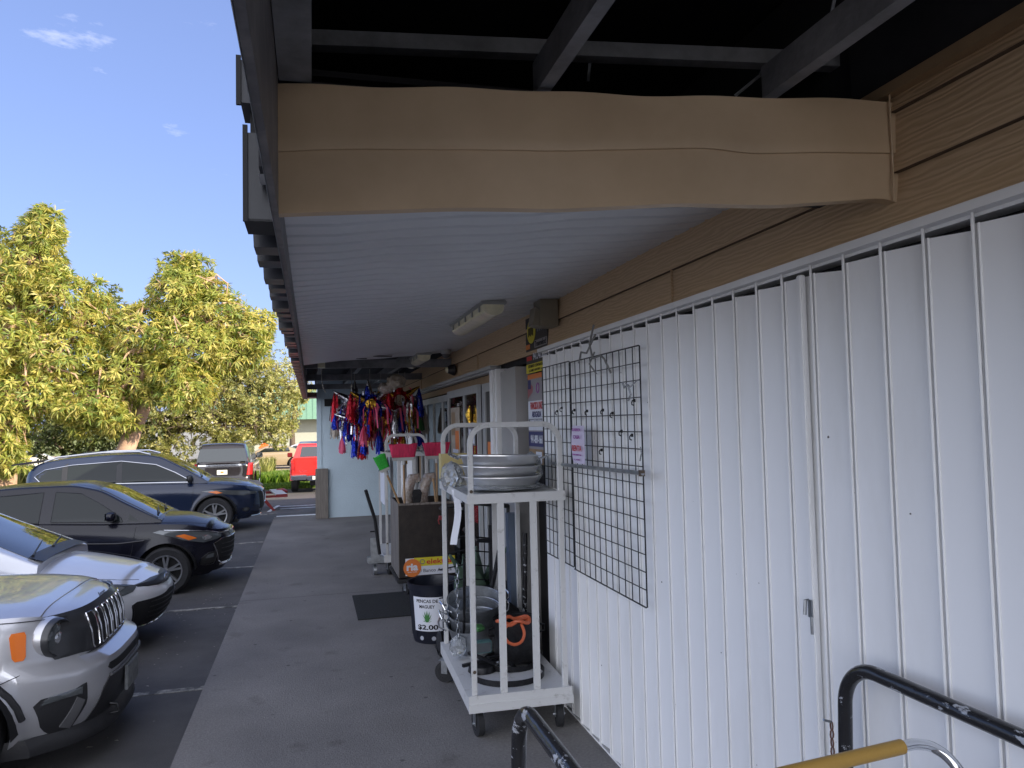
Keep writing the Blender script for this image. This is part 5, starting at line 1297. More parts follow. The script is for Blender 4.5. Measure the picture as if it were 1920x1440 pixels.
# --- navy crossover
Rg = dict(H=1.70, paint='navy_paint', zb=.24, R=.365, Ra=.42, wx=(1.40, -1.30), nf=2.9, nr=4, fl=.03, spokes=5, rim=.245,
    af=[(.22, 2.18), (.35, 2.28), (.55, 2.33), (.75, 2.34), (.88, 2.30), (.98, 2.22), (1.1, 2.1)],
    ar=[(.2, 2.2), (.5, 2.32), (.9, 2.30), (1.15, 2.25)],
    w=[(.2, .86), (.45, .915), (.8, .925), (1.0, .90), (1.15, .87)],
    zs=[(-2.32, 1.12), (-1.0, 1.07), (.6, 1.03), (1.2, 1.02), (1.7, .985), (2.1, .92), (2.34, .86)],
    crown=[(-2.3, .03), (.9, .07), (1.6, .08), (2.1, .05), (2.3, .015)], cpow=2.6,
    roof=[(-2.28, 1.14), (-2.15, 1.38), (-1.95, 1.54), (-1.2, 1.655), (-.3, 1.69), (.2, 1.645), (.7, 1.42), (1.25, 1.085)], tumble=.27, inset=.05)
rg = Car('parked_crossover', 'dark navy parked crossover with chrome window line and roof rails', 'car', (-3.36, 17.68, -.15), R(0), Rg, 'cars parked nose in along the walkway')
rg.windshield(.26, 1.18)
wl = [(-2.0, 1.27), (-1.85, 1.14), (-.5, 1.09), (.98, 1.06), (.62, 1.27), (.25, 1.44), (-.4, 1.53), (-1.3, 1.48), (-1.8, 1.40)]
rg.window(wl, trim=(.010, 'chrome'))
for side in (-1, 1):
    for x in (-.42, -1.42): rg.patch(rg.W, [(x-.05, 1.09), (x+.05, 1.09), (x+.04, 1.52), (x-.06, 1.50)], 'black_plastic', 'door_pillar', .005, 6, 2, side=side)
    o = rg.patch(rg.Q, [(22, .80), (26, .74), (40, .735), (58, .79), (70, .875), (62, .885), (40, .84)], 'lens', 'headlight', .006, 8, 14, side=side)
    rg.patch(rg.Q, [(56, .81), (60, .80), (66, .855), (60, .86)], 'amber', 'indicator', .010, 5, 5, side=side, parent=o)
    o = rg.patch(rg.Q, circ(36, .44, 4, .05), 'black_matte', 'fog_pocket', .004, 6, 6, side=side); rg.patch(rg.Q, circ(36, .44, 2.5, .035), 'lens', 'fog_lamp', .008, 6, 6, side=side, parent=o)
    rg.mirror(.92, 1.14, 'black_plastic', (.2, .15), side)
    mb = MB(); pts = [(x, side*(rg.cabw(x, rg.zr(x))-.06), rg.zr(x)+dz) for x, dz in ((-1.85, -.01), (-1.6, .03), (-.8, .035), (-.1, .03), (.12, -.01))]
    mb.tube(pts, .02, 8); mb.build('roof_rail', M['rim'], rg.t, True)
    aw = [(1.40+.42*math.cos(a), .365+.42*math.sin(a)) for a in [PI*k/16 for k in range(1, 16)]]
    rg.outline(rg.Sd, aw, .022, 'black_plastic', 'arch_moulding', .002, closed=False, side=side, n=3)
rg.seam([(1.0, 1.02), (.98, .6), (.90, .3)]); rg.seam([(-.45, 1.05), (-.46, .3)]); rg.handle(-.15, .93); rg.handle(-1.2, .97)
rg.outline(rg.F, [(-.5, .28), (.5, .28)], .014, 'chrome', 'lower_strip', .012, closed=False, n=10)
rg.patch(rg.F, [(-.45, .80), (-.35, .42), (.35, .42), (.45, .80)], 'black_matte', 'grille', .006, 8, 14); rg.outline(rg.F, [(-.35, .80), (-.22, .55), (.22, .55), (.35, .80)], .016, 'chrome', 'grille_surround', .012, closed=False)
mb = MB(); mb.prism([(-2.15, 1.52), (-2.42, 1.50), (-2.40, 1.53), (-1.9, 1.60)], 1.1, 'Y', -.55); mb.build('tail_spoiler', M['black_paint'], rg.t)
mb = MB(); mb.tube([(-1.7, 0, 1.60), (-1.85, 0, 1.68)], .004, 5); mb.build('antenna', M['black_plastic'], rg.t)
hoodseam(rg, [(1.2, .94), (1.6, .93), (1.9, .9), (2.15, .8)]); wipers(rg, 1.12, 1.0, -.6, -.02)

# --- large black suv seen from behind (nose +Y)
Th = dict(H=1.93, paint='dark_paint', zb=.35, R=.40, Ra=.47, wx=(1.6, -1.46), nf=4, nr=9, fl=.02, spokes=6, twin=False,
    af=[(.3, 2.5), (.8, 2.6), (1.1, 2.5)], ar=[(.3, 2.56), (.42, 2.66), (.62, 2.66), (.66, 2.60), (1.3, 2.56)],
    w=[(.3, .95), (.5, 1.01), (.9, 1.02), (1.2, 1.0), (1.3, .98)],
    zs=[(-2.7, 1.22), (.5, 1.2), (2.6, 1.12)], crown=[(-2.7, .01), (2.6, .05)],
    roof=[(-2.56, 1.23), (-2.44, 1.70), (-2.34, 1.86), (-2.0, 1.92), (0, 1.92), (.5, 1.85), (1.1, 1.25)], tumble=.2, inset=.03, tum2=.12)
th = Car('parked_suv', 'large black suv seen from behind on the grass edge below the trees', 'car', (-3.05, 30.9, gz(0, 29)), R(90), Th)
def rearwin(c, x0, x1, m, z0, z1, mt='glass'):
    rows = []
    for j in range(7):
        z = z0+(z1-z0)*j/6; x = x0+(x1-x0)*j/6; rows.append([(x-.015, -m*(1-.12*j/6)+2*m*(1-.12*j/6)*k/8, z) for k in range(9)])
    mb = MB(); mb.grid(rows); return mb.build('rear_window', M[mt], c.t)
rearwin(th, -2.555, -2.44, .84, 1.27, 1.72)
for y in (-.42, 0, .42):
    mb = MB(); mb.box(-2.5, -2.47, y-.13, y+.13, 1.24, 1.44, .03); mb.box(-2.5, -2.48, y-.07, y+.07, 1.44, 1.56, .02); 
th.patch(th.B, [(-.78, 1.12), (.78, 1.12), (.78, 1.17), (-.78, 1.17)], 'chrome', 'tailgate_bar', .02, 3, 12)
for side in (-1, 1):
    o = th.patch(th.B, [(side*.80, .78), (side*.975, .78), (side*.99, 1.2), (side*.86, 1.2)], 'redlens', 'tail_light', .012, 8, 6)
    th.patch(th.B, [(side*.82, .92), (side*.95, .92), (side*.95, 1.08), (side*.84, 1.08)], 'redlens', 'light_unit', .02, 4, 4, parent=o)
    th.mirror(1.0, 1.35, 'black_plastic', (.25, .22), side)
p = th.B(0, .9); mb = MB(); mb.box(p.x-.03, p.x-.01, -.17, .17, .82, .98); pl2 = mb.build('rear_plate', M['plate'], th.t)
mb = MB(); mb.box(p.x-.032, p.x-.03, -.05, .05, .87, .93); mb.build('plate_mark', M['orange'], pl2)
p = th.B(0, 1.05); text('tailgate_lettering', 'TAHOE', .5, .05, (p.x-.012, 0, 1.055), (0, -1, 0), M['chrome'], th.t, .002, .02)
th.patch(th.B, [(-.9, .40), (.9, .40), (.95, .62), (-.95, .62)], 'black_plastic', 'rear_bumper', .03, 4, 16)
mb = MB(); p = th.B(0, .55); mb.tube([(p.x-.05, -.25, .56), (p.x-.05, .25, .56)], .015, 6); mb.build('bumper_strip', M['chrome'], th.t)
mb = MB()
for side in (-1, 1): mb.tube([(-2.2, side*.72, 1.92), (-2.0, side*.74, 1.95), (0, side*.74, 1.96), (.3, side*.74, 1.9)], .02, 8)
mb.build('roof_rail', M['rim'], th.t, True)

# --- red pickup seen from behind
def pickup(loc, yaw, paint, label, detail=True):
    t = thing('pickup_truck', label, 'pickup', loc, yaw)
    W = .92
    b = MB(); b.box(-2.55, 2.5, -W, W, .62, .95, .05); b.box(-2.55, -.6, -W, -W+.06, .9, 1.22, .02); b.box(-2.55, -.6, W-.06, W, .9, 1.22, .02); b.box(-.66, -.6, -W, W, .9, 1.22)
    b.box(.75, 2.5, -W, W, .9, 1.18, .06)
    # fender arcs
    for xw in (1.6, -1.5):
        for s_ in (-1, 1): b.lathe([(.44, -.07), (.50, -.05), (.50, .05), (.44, .07)], (xw, s_*(W-.01), .44), 'Y', 20, 0, PI)
    b.build('body', M[paint], t, True)
    c = MB(); n = 8
    prof = [(-.62, 1.18), (-.52, 1.70), (-.40, 1.76), (.35, 1.76), (.50, 1.70), (1.05, 1.18)]
    rows = [[(x, -W+.02+.22*(z-1.18)/.58, z) for x, z in prof], [(x, W-.02-.22*(z-1.18)/.58, z) for x, z in prof]]
    c.grid(rows); c.add(rows[0], [tuple(range(6))]); c.add(rows[1], [tuple(range(6))]); c.build('cab', M[paint], t)
    g = MB(); g.add([(-.63, -.62, 1.26), (-.63, .62, 1.26), (-.545, .55, 1.64), (-.545, -.55, 1.64)], [(0, 1, 2, 3)]); g.build('rear_window', M['glass'], t)
    for s_ in (-1, 1):
        g = MB(); g.add([(x, s_*(W-.012-.22*(z-1.18)/.58), z) for x, z in ((-.5, 1.24), (.85, 1.24), (.45, 1.64), (-.42, 1.66))], [(0, 1, 2, 3)]); g.build('side_window', M['glass_tint'], t)
        g = MB(); g.box(-2.575, -2.5, s_*(W-.07)-.065, s_*(W-.07)+.065, .86, 1.14, .015); g.build('tail_light', M['redlens'], t)
        g = MB(); g.box(.85, .95, s_*(W+.12)-.1, s_*(W+.12)+.1, 1.2, 1.38, .02); g.build('side_mirror', M[paint], t)
    g = MB(); g.box(-2.58, -2.52, -W+.14, W-.14, .70, 1.22, .02); tg = g.build('tailgate', M[paint], t)
    g = MB(); g.box(-2.60, -2.58, -.1, .1, 1.05, 1.12, .01); g.build('handle', M[paint] if detail else M['black_plastic'], tg)
    g = MB(); g.box(-2.74, -2.5, -W, -.35, .50, .68, .03); g.box(-2.74, -2.5, .35, W, .50, .68, .03); g.box(-2.70, -2.5, -.35, .35, .46, .64, .02); g.build('rear_bumper', M['chrome'], t)
    g = MB(); g.box(-2.715, -2.70, -.16, .16, .50, .62); g.build('rear_plate', M['plate'], t)
    g = MB(); g.box(-2.3, 2.3, -.6, .6, .42, .64); g.box(-2.2, -2.0, -.25, .25, .25, .45); g.build('chassis', M['black_matte'], t)
    if detail: text('tailgate_lettering', 'TOYOTA', .30, .05, (-2.582, -.42+.9, .80), (0, -1, 0), M['chrome'], tg, .003, .02)
    for xw in (1.6, -1.5):
        for s_ in (-1, 1):
            w = MB(); w.lathe([(.25, -.12), (.36, -.13), (.40, -.09), (.40, .09), (.36, .13), (.25, .12), (.25, -.12)], (xw, s_*(W-.12), .40), 'Y', 28); wo = w.build('wheel', M['rubber'], t, True)
            w = MB(); w.lathe([(0, -.08), (.1, -.1), (.25, -.11), (.25, .11), (.1, .1), (0, .08)], (xw, s_*(W-.12), .40), 'Y', 20); w.build('rim', M['rim'], wo, True)
    return t
pickup((.16, 31.4, gz(0, 29)), R(90), 'red_paint', 'bright red pickup seen from behind at the end of the walkway')
pickup((1.7, 57.0, -.3), R(0), 'blue_paint', 'blue pickup far off in front of the cream building', False)
# distant simple cars
def farcar(loc, yaw, paint, label, suv=False):
    h = 1.72 if suv else 1.45
    d = dict(H=h, paint=paint, zb=.22, R=.34, Ra=.4, wx=(1.35, -1.35), nf=3, nr=4, fl=.01, spokes=6, twin=False,
        af=[(.2, 2.1), (.6, 2.25), (.9, 2.1)], ar=[(.2, 2.1), (.6, 2.25), (1.0, 2.2)], w=[(.2, .8), (.6, .88), (1.0, .84)],
        zs=[(-2.3, 1.0), (.6, .95), (2.25, .72)], crown=[(-2.3, .02), (2.2, .05)],
        roof=[(-2.2 if suv else -1.9, 1.02), (-1.8, h-.15) if suv else (-1.3, 1.25), (-.8, h-.03), (0, h), (.4, h-.08), (1.2, .98)], tumble=.3, inset=.05)
    c = Car('distant_car', label, 'car', loc, yaw, d); c.windshield(.45, 1.15); c.window([(-1.6 if suv else -1.1, 1.05), (.8, 1.02), (.35, h-.16), (-1.0, h-.14)], 'glass')
    return c
dc = farcar((-7.2, 29.5, gz(0, 28)), R(90), 'dark_paint', 'dark car mostly hidden behind the navy crossover, roof and brake light showing', True)
mb = MB(); mb.box(-1.93, -1.86, -.30, .30, 1.55, 1.60); mb.build('brake_light', M['redlens'], dc.t)
farcar((-9.3, 48, gz(0, 48)), R(5), 'white_car', 'pale grey suv parked behind the dark tree trunk', True)
farcar((-2.4, 49, gz(0, 49)), R(180), 'tan_car', 'tan car parked behind the bright green weeds')
farcar((-16.5, 52, gz(0, 50)), R(20), 'white_car', 'white car glimpsed at the far left under the trees')
farcar((-.6, 54, gz(0, 50)), R(160), 'silver_light', 'light grey car nose showing beside the red pickup')

# picnic table behind the crossover
t = thing('picnic_table', 'grey picnic table with red legs standing behind the navy crossover nose', 'table', (-1.55, 21.6, gz(0, 21.6)), R(8))
for nm, x0, x1, z in (('bench', -.05+.55, .85, .44), ('bench', -1.15, -.85, .44), ('tabletop', -.62, .18, .74)):
    pass
p = MB(); p.box(-.75, .2, -.9, .9, .70, .74, .01); p.build('tabletop', M['wood'], t)
p = MB(); p.box(.50, .80, -.9, .9, .42, .46, .008); bn = p.build('bench', M['bench_top'], t); p = MB(); p.box(.50, .80, -.905, -.9, .38, .46); p.build('bench_end', M['bench_red'], bn)
p = MB(); p.box(-1.35, -1.05, -.9, .9, .42, .46, .008); p.build('bench', M['bench_top'], t)
for yy in (-.7, .65):
    p = MB(); p.prism([(.45, 0), (.53, 0), (.0, .7), (-.08, .7)], .05, 'Y', yy); p.build('leg', M['bench_red'], t)
    p = MB(); p.prism([(-1.08, 0), (-1.0, 0), (-.47, .7), (-.55, .7)], .05, 'Y', yy); p.build('leg', M['bench_red'], t)
    p = MB(); p.box(-1.3, .78, yy+.05, yy+.09, .36, .42); p.build('cross_bar', M['bench_red'], t)
crumple('backpack', 'dark red bag lying on the picnic bench end', (-.85, 22.3, .2), .13, 'bench_red', 12, (1.3, 1, .7), cat='bag')

# ------------------------------------------------------------------ far buildings
t = thing('green_roofed_building', 'cream building with a green ribbed metal roof band beyond the trees', 'building', (4, 66, 0))
b = MB(); b.box(-5, 22, 64, 78, -.6, 4.0); child(b, 'wall', M['far_cream'], t)
b = MB()
b.add([(-8.2, 62.6, 1.9+.7), (24, 62.6, 2.6), (24, 64.5, 5.2), (-8.2, 64.5, 5.2), (-8.2, 66, 5.2), (24, 66, 5.2)], [(0, 1, 2, 3), (3, 2, 5, 4)])
for k in range(66): x = -8.1+k*.48; b.add([(x, 62.58, 2.62), (x+.06, 62.58, 2.62), (x+.06, 64.45, 5.25), (x, 64.45, 5.25)], [(0, 1, 2, 3)]); b.cur = 0
child(b, 'roof', M['green_roof'], t)
t = thing('white_building', 'bright sunlit white building seen through the trees', 'building', (-9, 72, 0))
b = MB(); b.box(-13.5, -6.5, 70, 80, -.6, 3.2); child(b, 'wall', M['far_white'], t)
b = MB(); b.box(-13.7, -6.3, 69.8, 80, 3.2, 3.4); child(b, 'roof', M['far_white'], t)
t = thing('road_sign', 'small orange roadwork sign beyond the weeds', 'sign', (-3.0, 52, -.5))
p = MB(); p.prism([(-.4, 1.2), (0, .8), (.4, 1.2), (0, 1.6)], .02, 'Y', 0); p.build('panel', M['sign_orange'], t); p = MB(); p.box(-.03, .03, .02, .06, 0, 1.1); p.build('post', M['galv'], t)

# ------------------------------------------------------------------ trees
def leaves(lobes, per, mats, L, Wd, nleaf, seed, probs, droop=.25, shell=.55, core=True):
    rng = np.random.default_rng(seed); V = []; MI = []
    for (cx, cy, cz_, rx, ry, rz) in lobes:
        n = int(per*(rx*rz*2+rx*ry)/2)
        d = rng.normal(size=(n, 3)); d /= np.linalg.norm(d, axis=1)[:, None]
        rad = shell+(1-shell)*rng.random(n)**.5; rad *= 1+.10*np.sin(d[:, 0]*7+cx)*np.cos(d[:, 2]*6+cz_)
        P = np.stack([cx+d[:, 0]*rad*rx, cy+d[:, 1]*rad*ry, cz_+d[:, 2]*rad*rz], 1)
        cm = rng.choice(len(mats), size=n, p=probs)
        for i in range(n):
            ax = d[i]+np.array([0, 0, .35])+rng.normal(size=3)*.35; ax /= np.linalg.norm(ax)
            q = rng.normal(size=(nleaf, 3)); q -= (q@ax)[:, None]*ax; q /= np.linalg.norm(q, axis=1)[:, None]
            el = rng.uniform(.0, .9, nleaf)[:, None]
            u = q+ax*el; u[:, 2] -= droop; u /= np.linalg.norm(u, axis=1)[:, None]
            s = np.cross(u, ax+rng.normal(size=(nleaf, 3))*.4); s /= np.linalg.norm(s, axis=1)[:, None]+1e-9
            l = L*rng.uniform(.7, 1.25, nleaf)[:, None]; w = Wd*rng.uniform(.7, 1.2, nleaf)[:, None]
            b0 = P[i]+u*.02; m = P[i]+u*l*.5; tip = P[i]+u*l; tip[:, 2] -= l[:, 0]*droop*.5
            V.append(np.stack([b0, m+s*w/2, tip, m-s*w/2], 1).reshape(-1, 3))
            mi = np.full(nleaf, cm[i]); sw = rng.random(nleaf) < .25; mi[sw] = rng.integers(0, min(3, len(mats)), sw.sum()); MI.append(mi)
    V = np.concatenate(V); MI = np.concatenate(MI); return V, MI
def leafobj(name, V, MI, mats, parent):
    n = len(V)//4; me = bpy.data.meshes.new(name); me.vertices.add(len(V)); me.vertices.foreach_set('co', V.astype(np.float32).ravel())
    me.loops.add(len(V)); me.loops.foreach_set('vertex_index', np.arange(len(V), dtype=np.int32))
    me.polygons.add(n); me.polygons.foreach_set('loop_start', np.arange(n, dtype=np.int32)*4)
    for m in mats: me.materials.append(m)
    me.polygons.foreach_set('material_index', MI.astype(np.int32)); me.update(calc_edges=True); me.validate()
    o = bpy.data.objects.new(name, me); COL.objects.link(o); o.parent = parent; return o
def wig(p, q, n, amp, rnd):
    p, q = Vector(p), Vector(q); out = [p]
    for i in range(1, n): t = i/n; out.append(p.lerp(q, t)+Vector([rnd.gauss(0, amp) for _ in range(3)])*math.sin(PI*t)+Vector((0, 0, amp*1.5*math.sin(PI*t))))
    return out+[q]
def tree(name, label, base, trunk, lobes, per, mats, L, Wd, nleaf, seed, probs, bark, r0, nb=3, twigs=8, tr=.03, group=None, **kw):
    """all coordinates relative to base"""
    t = thing(name, label, 'tree', base, 0, group); rnd = random.Random(seed)
    b = MB(); k = len(trunk); b.tube(trunk, r0, 12, rs=[r0*(1.25 if i == 0 else 1-.5*i/k) for i in range(k)]); 
    top_ = Vector(trunk[-1])
    for (cx, cy, cz_, rx, ry, rz) in lobes:
        st = Vector(trunk[rnd.randrange(max(1, k-2), k)]); c = Vector((cx, cy, cz_)); pts = wig(st, c, 5, .22, rnd); b.tube(pts, .1, 7, rs=[r0*.42, r0*.34, r0*.27, r0*.2, r0*.14, r0*.08])
        for q in range(twigs):
            d = Vector((rnd.gauss(0, 1), rnd.gauss(0, 1), rnd.gauss(0, .8))).normalized(); e = c+Vector((d.x*rx, d.y*ry, d.z*rz))*rnd.uniform(.8, 1.0)
            p2 = wig(pts[rnd.randrange(2, 6)], e, 4, .25, rnd); b.tube(p2, .03, 5, rs=[tr*1.5, tr*1.2, tr, tr*.8, tr*.4])
    b.build('trunk', M[bark], t, True)
    ex = []
    for (cx, cy, cz_, rx, ry, rz) in lobes:
        for q in range(3):
            d = Vector((rnd.gauss(0, 1), rnd.gauss(0, .6), rnd.gauss(.2, 1))).normalized(); k_ = rnd.uniform(.22, .42)
            ex.append((cx+d.x*rx*1.05, cy+d.y*ry, cz_+d.z*rz*1.05, rx*k_, ry*k_, rz*k_*1.3))
    lobes = [(a_, b_, c_, d_*.93, e_, f_*.93) for a_, b_, c_, d_, e_, f_ in lobes]+ex
    V, MI = leaves(lobes, per, mats, L, Wd, nleaf, seed, probs, **kw); leafobj('crown', V, MI, mats, t)
    return t
G = gz(0, 31)
# coordinates relative to the base; near scale 51 px per metre at y=30
mp = [.42, .38, .18, .02]
tree('mango_tree', 'tall leafy mango tree with leaning pale trunk behind the parked cars', (-6.75, 31, G),
     [(-.25, 0, 0), (.0, 0, 1.6), (.35, 0, 2.6), (.75, .1, 3.7), (.95, .1, 4.6), (.9, 0, 5.4)],
     [(1.9, .3, 7.5, 1.35, 1.5, 1.3), (3.3, .2, 6.7, 1.55, 1.5, 1.15), (4.3, 0, 6.1, 1.1, 1.2, 1.0), (.6, -.3, 6.1, 1.3, 1.5, 1.2), (2.2, -.5, 5.6, 1.7, 1.5, 1.15), (3.7, -.2, 5.3, 1.1, 1.2, .8), (.2, -.6, 4.5, 1.2, 1.2, .9), (1.9, .3, 8.3, .6, .7, .8), (-.9, 0, 5.0, 1.1, 1.2, 1.0), (-.9, -.4, 3.4, 1.2, 1.1, .8), (2.2, -.8, 4.1, 1.3, 1.0, .9), (-.2, -.6, 2.75, .7, .8, .45), (3.2, .1, 7.7, .6, .7, .55)],
     135, L_MANGO, .29, .055, 11, 11, mp, 'bark', .36, twigs=10, tr=.04)
tree('mango_tree', 'taller left mango tree whose crown reaches the photo edge', (-10.6, 30.5, G),
     [(0, 0, 0), (.2, 0, 2.0), (.1, 0, 3.6), (.5, 0, 5.0), (.6, 0, 6.2)],
     [(.8, 0, 8.5, 1.35, 1.5, 1.5), (.9, .3, 9.6, .7, .8, .9), (1.7, .2, 7.2, 1.3, 1.5, 1.4), (-.6, 0, 7.7, 1.8, 1.6, 1.5), (-.2, -.5, 5.6, 1.9, 1.6, 1.4), (1.9, -.3, 5.2, 1.5, 1.4, 1.2), (-2.2, 0, 6.6, 1.8, 1.8, 2.0), (.9, -.6, 3.8, 1.5, 1.3, .9), (-1.4, -.4, 3.9, 1.5, 1.4, 1.1), (2.7, -.5, 3.5, 1.3, 1.1, .9), (.3, -1.0, 2.1, 1.0, .7, .55), (-1.2, -.8, 2.0, 1.2, .8, .6), (.2, -1.1, 1.5, .8, .6, .5), (.2, -.9, 2.9, 1.3, .9, .7), (-1.6, -.6, 2.9, 1.2, 1, .7), (-3.2, 0, 4.5, 1.6, 1.6, 1.6), (-4, 0, 8.0, 1.6, 1.6, 1.5), (2.6, .2, 6.3, .9, 1, .9)],
     135, L_MANGO, .29, .055, 11, 12, mp, 'bark', .38, twigs=9, tr=.04)
tree('oak_tree', 'feathery olive green oak with fine leaves beyond the black suv', (-7.2, 41, gz(0, 41)),
     [(0, 0, 0), (.1, 0, 1.4), (.3, 0, 2.6), (.8, 0, 3.6)],
     [(2.0, 0, 4.6, 2.2, 2, 1.5), (4.0, .2, 3.9, 2.0, 1.8, 1.3), (5.6, .2, 3.4, 1.3, 1.4, .8), (.2, 0, 3.8, 1.9, 1.8, 1.4), (2.8, .4, 5.6, 1.4, 1.5, .8), (2.0, -.5, 3.0, 1.8, 1.6, .8), (-.4, -.5, 2.3, 1.0, 1.0, .9), (4.6, .3, 5.4, 1.6, 1.3, .8), (6.0, .3, 4.4, 1.0, 1.2, .7), (4.6, -.2, 2.8, 1.6, 1.2, .6), (3.4, .2, 6.3, 1.2, 1.2, .6), (5.2, -.5, 2.1, 1.1, 1, .5), (3.8, -.5, 2.0, 1.0, 1, .6), (2.6, -.6, 2.0, 1.3, 1.0, .6), (.6, -.6, 1.6, 1.2, 1.0, .6)],
     150, L_OAK, .17, .055, 10, 13, [.45, .35, .2], 'bark_dark', .30, twigs=9, tr=.025, droop=.1, shell=.3)
tree('shade_tree', 'dark green tree behind the left mango crown', (-14.5, 42, gz(0, 42)),
     [(0, 0, 0), (0, 0, 2.2), (.2, 0, 4.5), (.4, 0, 8.0)],
     [(-.5, 0, 11.6, 1.6, 1.6, 1.2), (1.2, 0, 11.0, 1.2, 1.4, .9), (-1, 0, 8, 3, 2.4, 2.5), (1.5, 0, 3.2, 2.4, 2, 1.7), (-1.8, 0, 3.0, 2.8, 2.2, 2.0), (4.6, 0, 8.6, 1.3, 1.3, .9)],
     55, L_DARK, .24, .09, 9, 14, [.45, .3, .25], 'bark_dark', .3, twigs=8, droop=.1)
tree('shade_tree', 'low dark green tree between the two mango trunks', (-10.2, 40, gz(0, 40)),
     [(0, 0, 0), (0, 0, 1.3), (.1, 0, 2.2)],
     [(0, 0, 3.0, 2.4, 1.8, 1.5), (2.0, -.3, 3.2, 1.5, 1.4, 1.5), (-2.4, 0, 2.3, 1.8, 1.5, 1.2)],
     70, L_DARK, .24, .09, 9, 15, [.4, .4, .2], 'bark_dark', .22, twigs=8, droop=.1)
tree('shade_tree', 'pale grey green tree far behind the roof eave', (-1.4, 58, gz(0, 50)),
     [(0, 0, 0), (0, 0, 2.5), (.2, 0, 4)], [(-1, 0, 6.6, 2.2, 2, 1.3), (.6, 0, 5.6, 1.5, 1.6, 1.0), (-3.4, 0, 6.0, 2, 1.8, 1.2)],
     40, L_OAK, .2, .07, 8, 16, [.3, .5, .2], 'bark_dark', .2, twigs=10, droop=.1, shell=.3)
# weeds and grass
def tufts(name, label, cat, n, xr, yr, h, mats, seed, w=.05, nl=7, kind='stuff'):
    rng = np.random.default_rng(seed); V = []
    for i in range(n):
        x = rng.uniform(*xr); y = rng.uniform(*yr); z = gz(x, y)
        for k in range(nl):
            a = rng.uniform(0, 6.28); l = h*rng.uniform(.5, 1.2); lean = rng.uniform(.1, .6); c, s = math.cos(a), math.sin(a); ww = w*rng.uniform(.6, 1.3)
            b0 = np.array([x+c*.05, y+s*.05, z]); m = b0+np.array([c*lean*l*.4, s*lean*l*.4, l*.6]); tip = b0+np.array([c*lean*l, s*lean*l, l*.95]); sd = np.array([-s, c, 0])*ww/2
            V.append(np.stack([b0, m+sd, tip, m-sd]))
    V = np.concatenate(V); MI = rng.integers(0, len(mats), len(V)//4)
    o = leafobj(name, V, MI, mats, None); return tag(o, label, cat, kind=kind)
tufts('weeds', 'bright green weeds growing along the verge behind the red pickup', 'weeds', 2600, (-4.6, 1.2), (35.5, 39.5), .42, L_WEED, 20, .07, 9)
tufts('grass', 'short sunlit grass on the verge', 'grass', 9000, (-8, 3), (31.6, 36.5), .09, L_WEED, 21, .03, 4)
tufts('undergrowth', 'tangled dry undergrowth below the far trees', 'undergrowth', 2600, (-24, -2), (38.5, 44), .9, L_OAK, 22, .12, 8)

# ------------------------------------------------------------------ light, sky, camera
EL, AZ = 25, 128   # sun elevation; azimuth clockwise from +Y
w = bpy.data.worlds.new('World'); sc.world = w; w.use_nodes = True; nt = w.node_tree
bg = nt.nodes['Background']; sky = nt.nodes.new('ShaderNodeTexSky'); sky.sky_type = 'NISHITA'; sky.sun_disc = False
sky.sun_elevation = R(EL); sky.sun_rotation = R(AZ); sky.air_density = 1.0; sky.dust_density = 1.2; sky.ozone_density = 1.6
# faint wisps of cirrus
tc = nt.nodes.new('ShaderNodeTexCoord'); mp_ = nt.nodes.new('ShaderNodeMapping'); mp_.inputs['Scale'].default_value = (3, 1.2, 9); mp_.inputs['Rotation'].default_value = (0, .25, 0)
nz = nt.nodes.new('ShaderNodeTexNoise'); nz.inputs['Scale'].default_value = 2.4; nz.inputs['Detail'].default_value = 9; nz.inputs['Roughness'].default_value = .6
rp = nt.nodes.new('ShaderNodeValToRGB'); rp.color_ramp.elements[0].position = .635; rp.color_ramp.elements[1].position = .80; rp.color_ramp.elements[1].color = (.6, .6, .6, 1)
mx = nt.nodes.new('ShaderNodeMix'); mx.data_type = 'RGBA'; mx.inputs[7].default_value = (3.2, 3.2, 3.6, 1)
nt.links.new(tc.outputs['Generated'], mp_.inputs[0]); nt.links.new(mp_.outputs[0], nz.inputs['Vector']); nt.links.new(nz.outputs['Fac'], rp.inputs[0])
# clear blue ahead; extra brightness added behind the camera to fill the shaded walkway
smx = nt.nodes.new('ShaderNodeMix'); smx.data_type = 'RGBA'; smx.inputs[0].default_value = .82
dt = nt.nodes.new('ShaderNodeVectorMath'); dt.operation = 'DOT_PRODUCT'; dt.inputs[1].default_value = (-.15, -.95, .28)
nt.links.new(tc.outputs['Generated'], dt.inputs[0])
hr = nt.nodes.new('ShaderNodeValToRGB'); hr.color_ramp.interpolation = 'EASE'
hr.color_ramp.elements[0].position = .0; hr.color_ramp.elements[0].color = (.56, .78, 1.75, 1)
hr.color_ramp.elements[1].position = .8; hr.color_ramp.elements[1].color = (5.0, 5.05, 5.6, 1)
nt.links.new(dt.outputs['Value'], hr.inputs[0]); sp_ = nt.nodes.new('ShaderNodeSeparateXYZ'); nt.links.new(tc.outputs['Generated'], sp_.inputs[0])
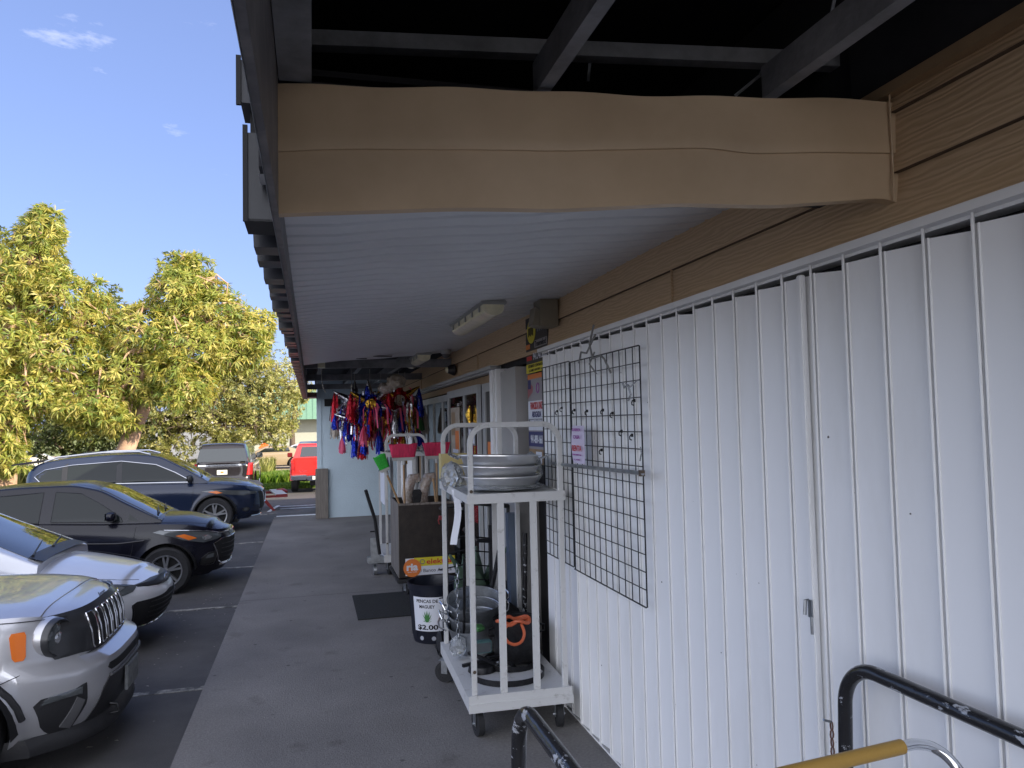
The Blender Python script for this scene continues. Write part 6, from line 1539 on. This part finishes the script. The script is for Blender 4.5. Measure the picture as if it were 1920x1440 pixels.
mr = nt.nodes.new('ShaderNodeMapRange'); mr.inputs[1].default_value = .05; mr.inputs[2].default_value = .55; mr.inputs[3].default_value = 1.28; mr.inputs[4].default_value = .86; nt.links.new(sp_.outputs[2], mr.inputs[0])
vs_ = nt.nodes.new('ShaderNodeVectorMath'); vs_.operation = 'SCALE'; nt.links.new(hr.outputs[0], vs_.inputs[0]); nt.links.new(mr.outputs[0], vs_.inputs['Scale'])
nt.links.new(vs_.outputs[0], smx.inputs[7])
nt.links.new(sky.outputs[0], smx.inputs[6])
nt.links.new(rp.outputs[0], mx.inputs[0]); nt.links.new(smx.outputs[2], mx.inputs[6]); nt.links.new(mx.outputs[2], bg.inputs[0])
bg.inputs[1].default_value = .15
sl = bpy.data.lights.new('sun', 'SUN'); sl.energy = 3.4; sl.angle = R(.5); sl.color = (1, .86, .66)
so = bpy.data.objects.new('sun', sl); COL.objects.link(so)
dv = Vector((math.sin(R(AZ))*math.cos(R(EL)), math.cos(R(AZ))*math.cos(R(EL)), math.sin(R(EL))))
so.rotation_euler = dv.to_track_quat('Z', 'Y').to_euler()
so.location = (10, -10, 20)

cam = bpy.data.cameras.new('camera'); cam.sensor_width = 36; cam.lens = 36*1420/1920; cam.clip_end = 3000; cam.clip_start = .05
co_ = bpy.data.objects.new('camera', cam); COL.objects.link(co_); sc.camera = co_
yaw, pitch, roll = R(14.838), R(2.892), R(-1.2605)
f = Vector((math.sin(yaw)*math.cos(pitch), math.cos(yaw)*math.cos(pitch), math.sin(pitch)))
r0 = Vector((math.cos(yaw), -math.sin(yaw), 0)); u0 = r0.cross(f)
rr = r0*math.cos(roll)+u0*math.sin(roll); uu = -r0*math.sin(roll)+u0*math.cos(roll)
m = Matrix(((rr.x, uu.x, -f.x, 0), (rr.y, uu.y, -f.y, 0), (rr.z, uu.z, -f.z, 2.0), (0, 0, 0, 1)))
co_.matrix_world = m
sc.view_settings.view_transform = 'Standard'; sc.view_settings.look = 'None'; sc.view_settings.gamma = 1
sc.view_settings.exposure = 1.6
sc.render.resolution_x = 1024; sc.render.resolution_y = 768
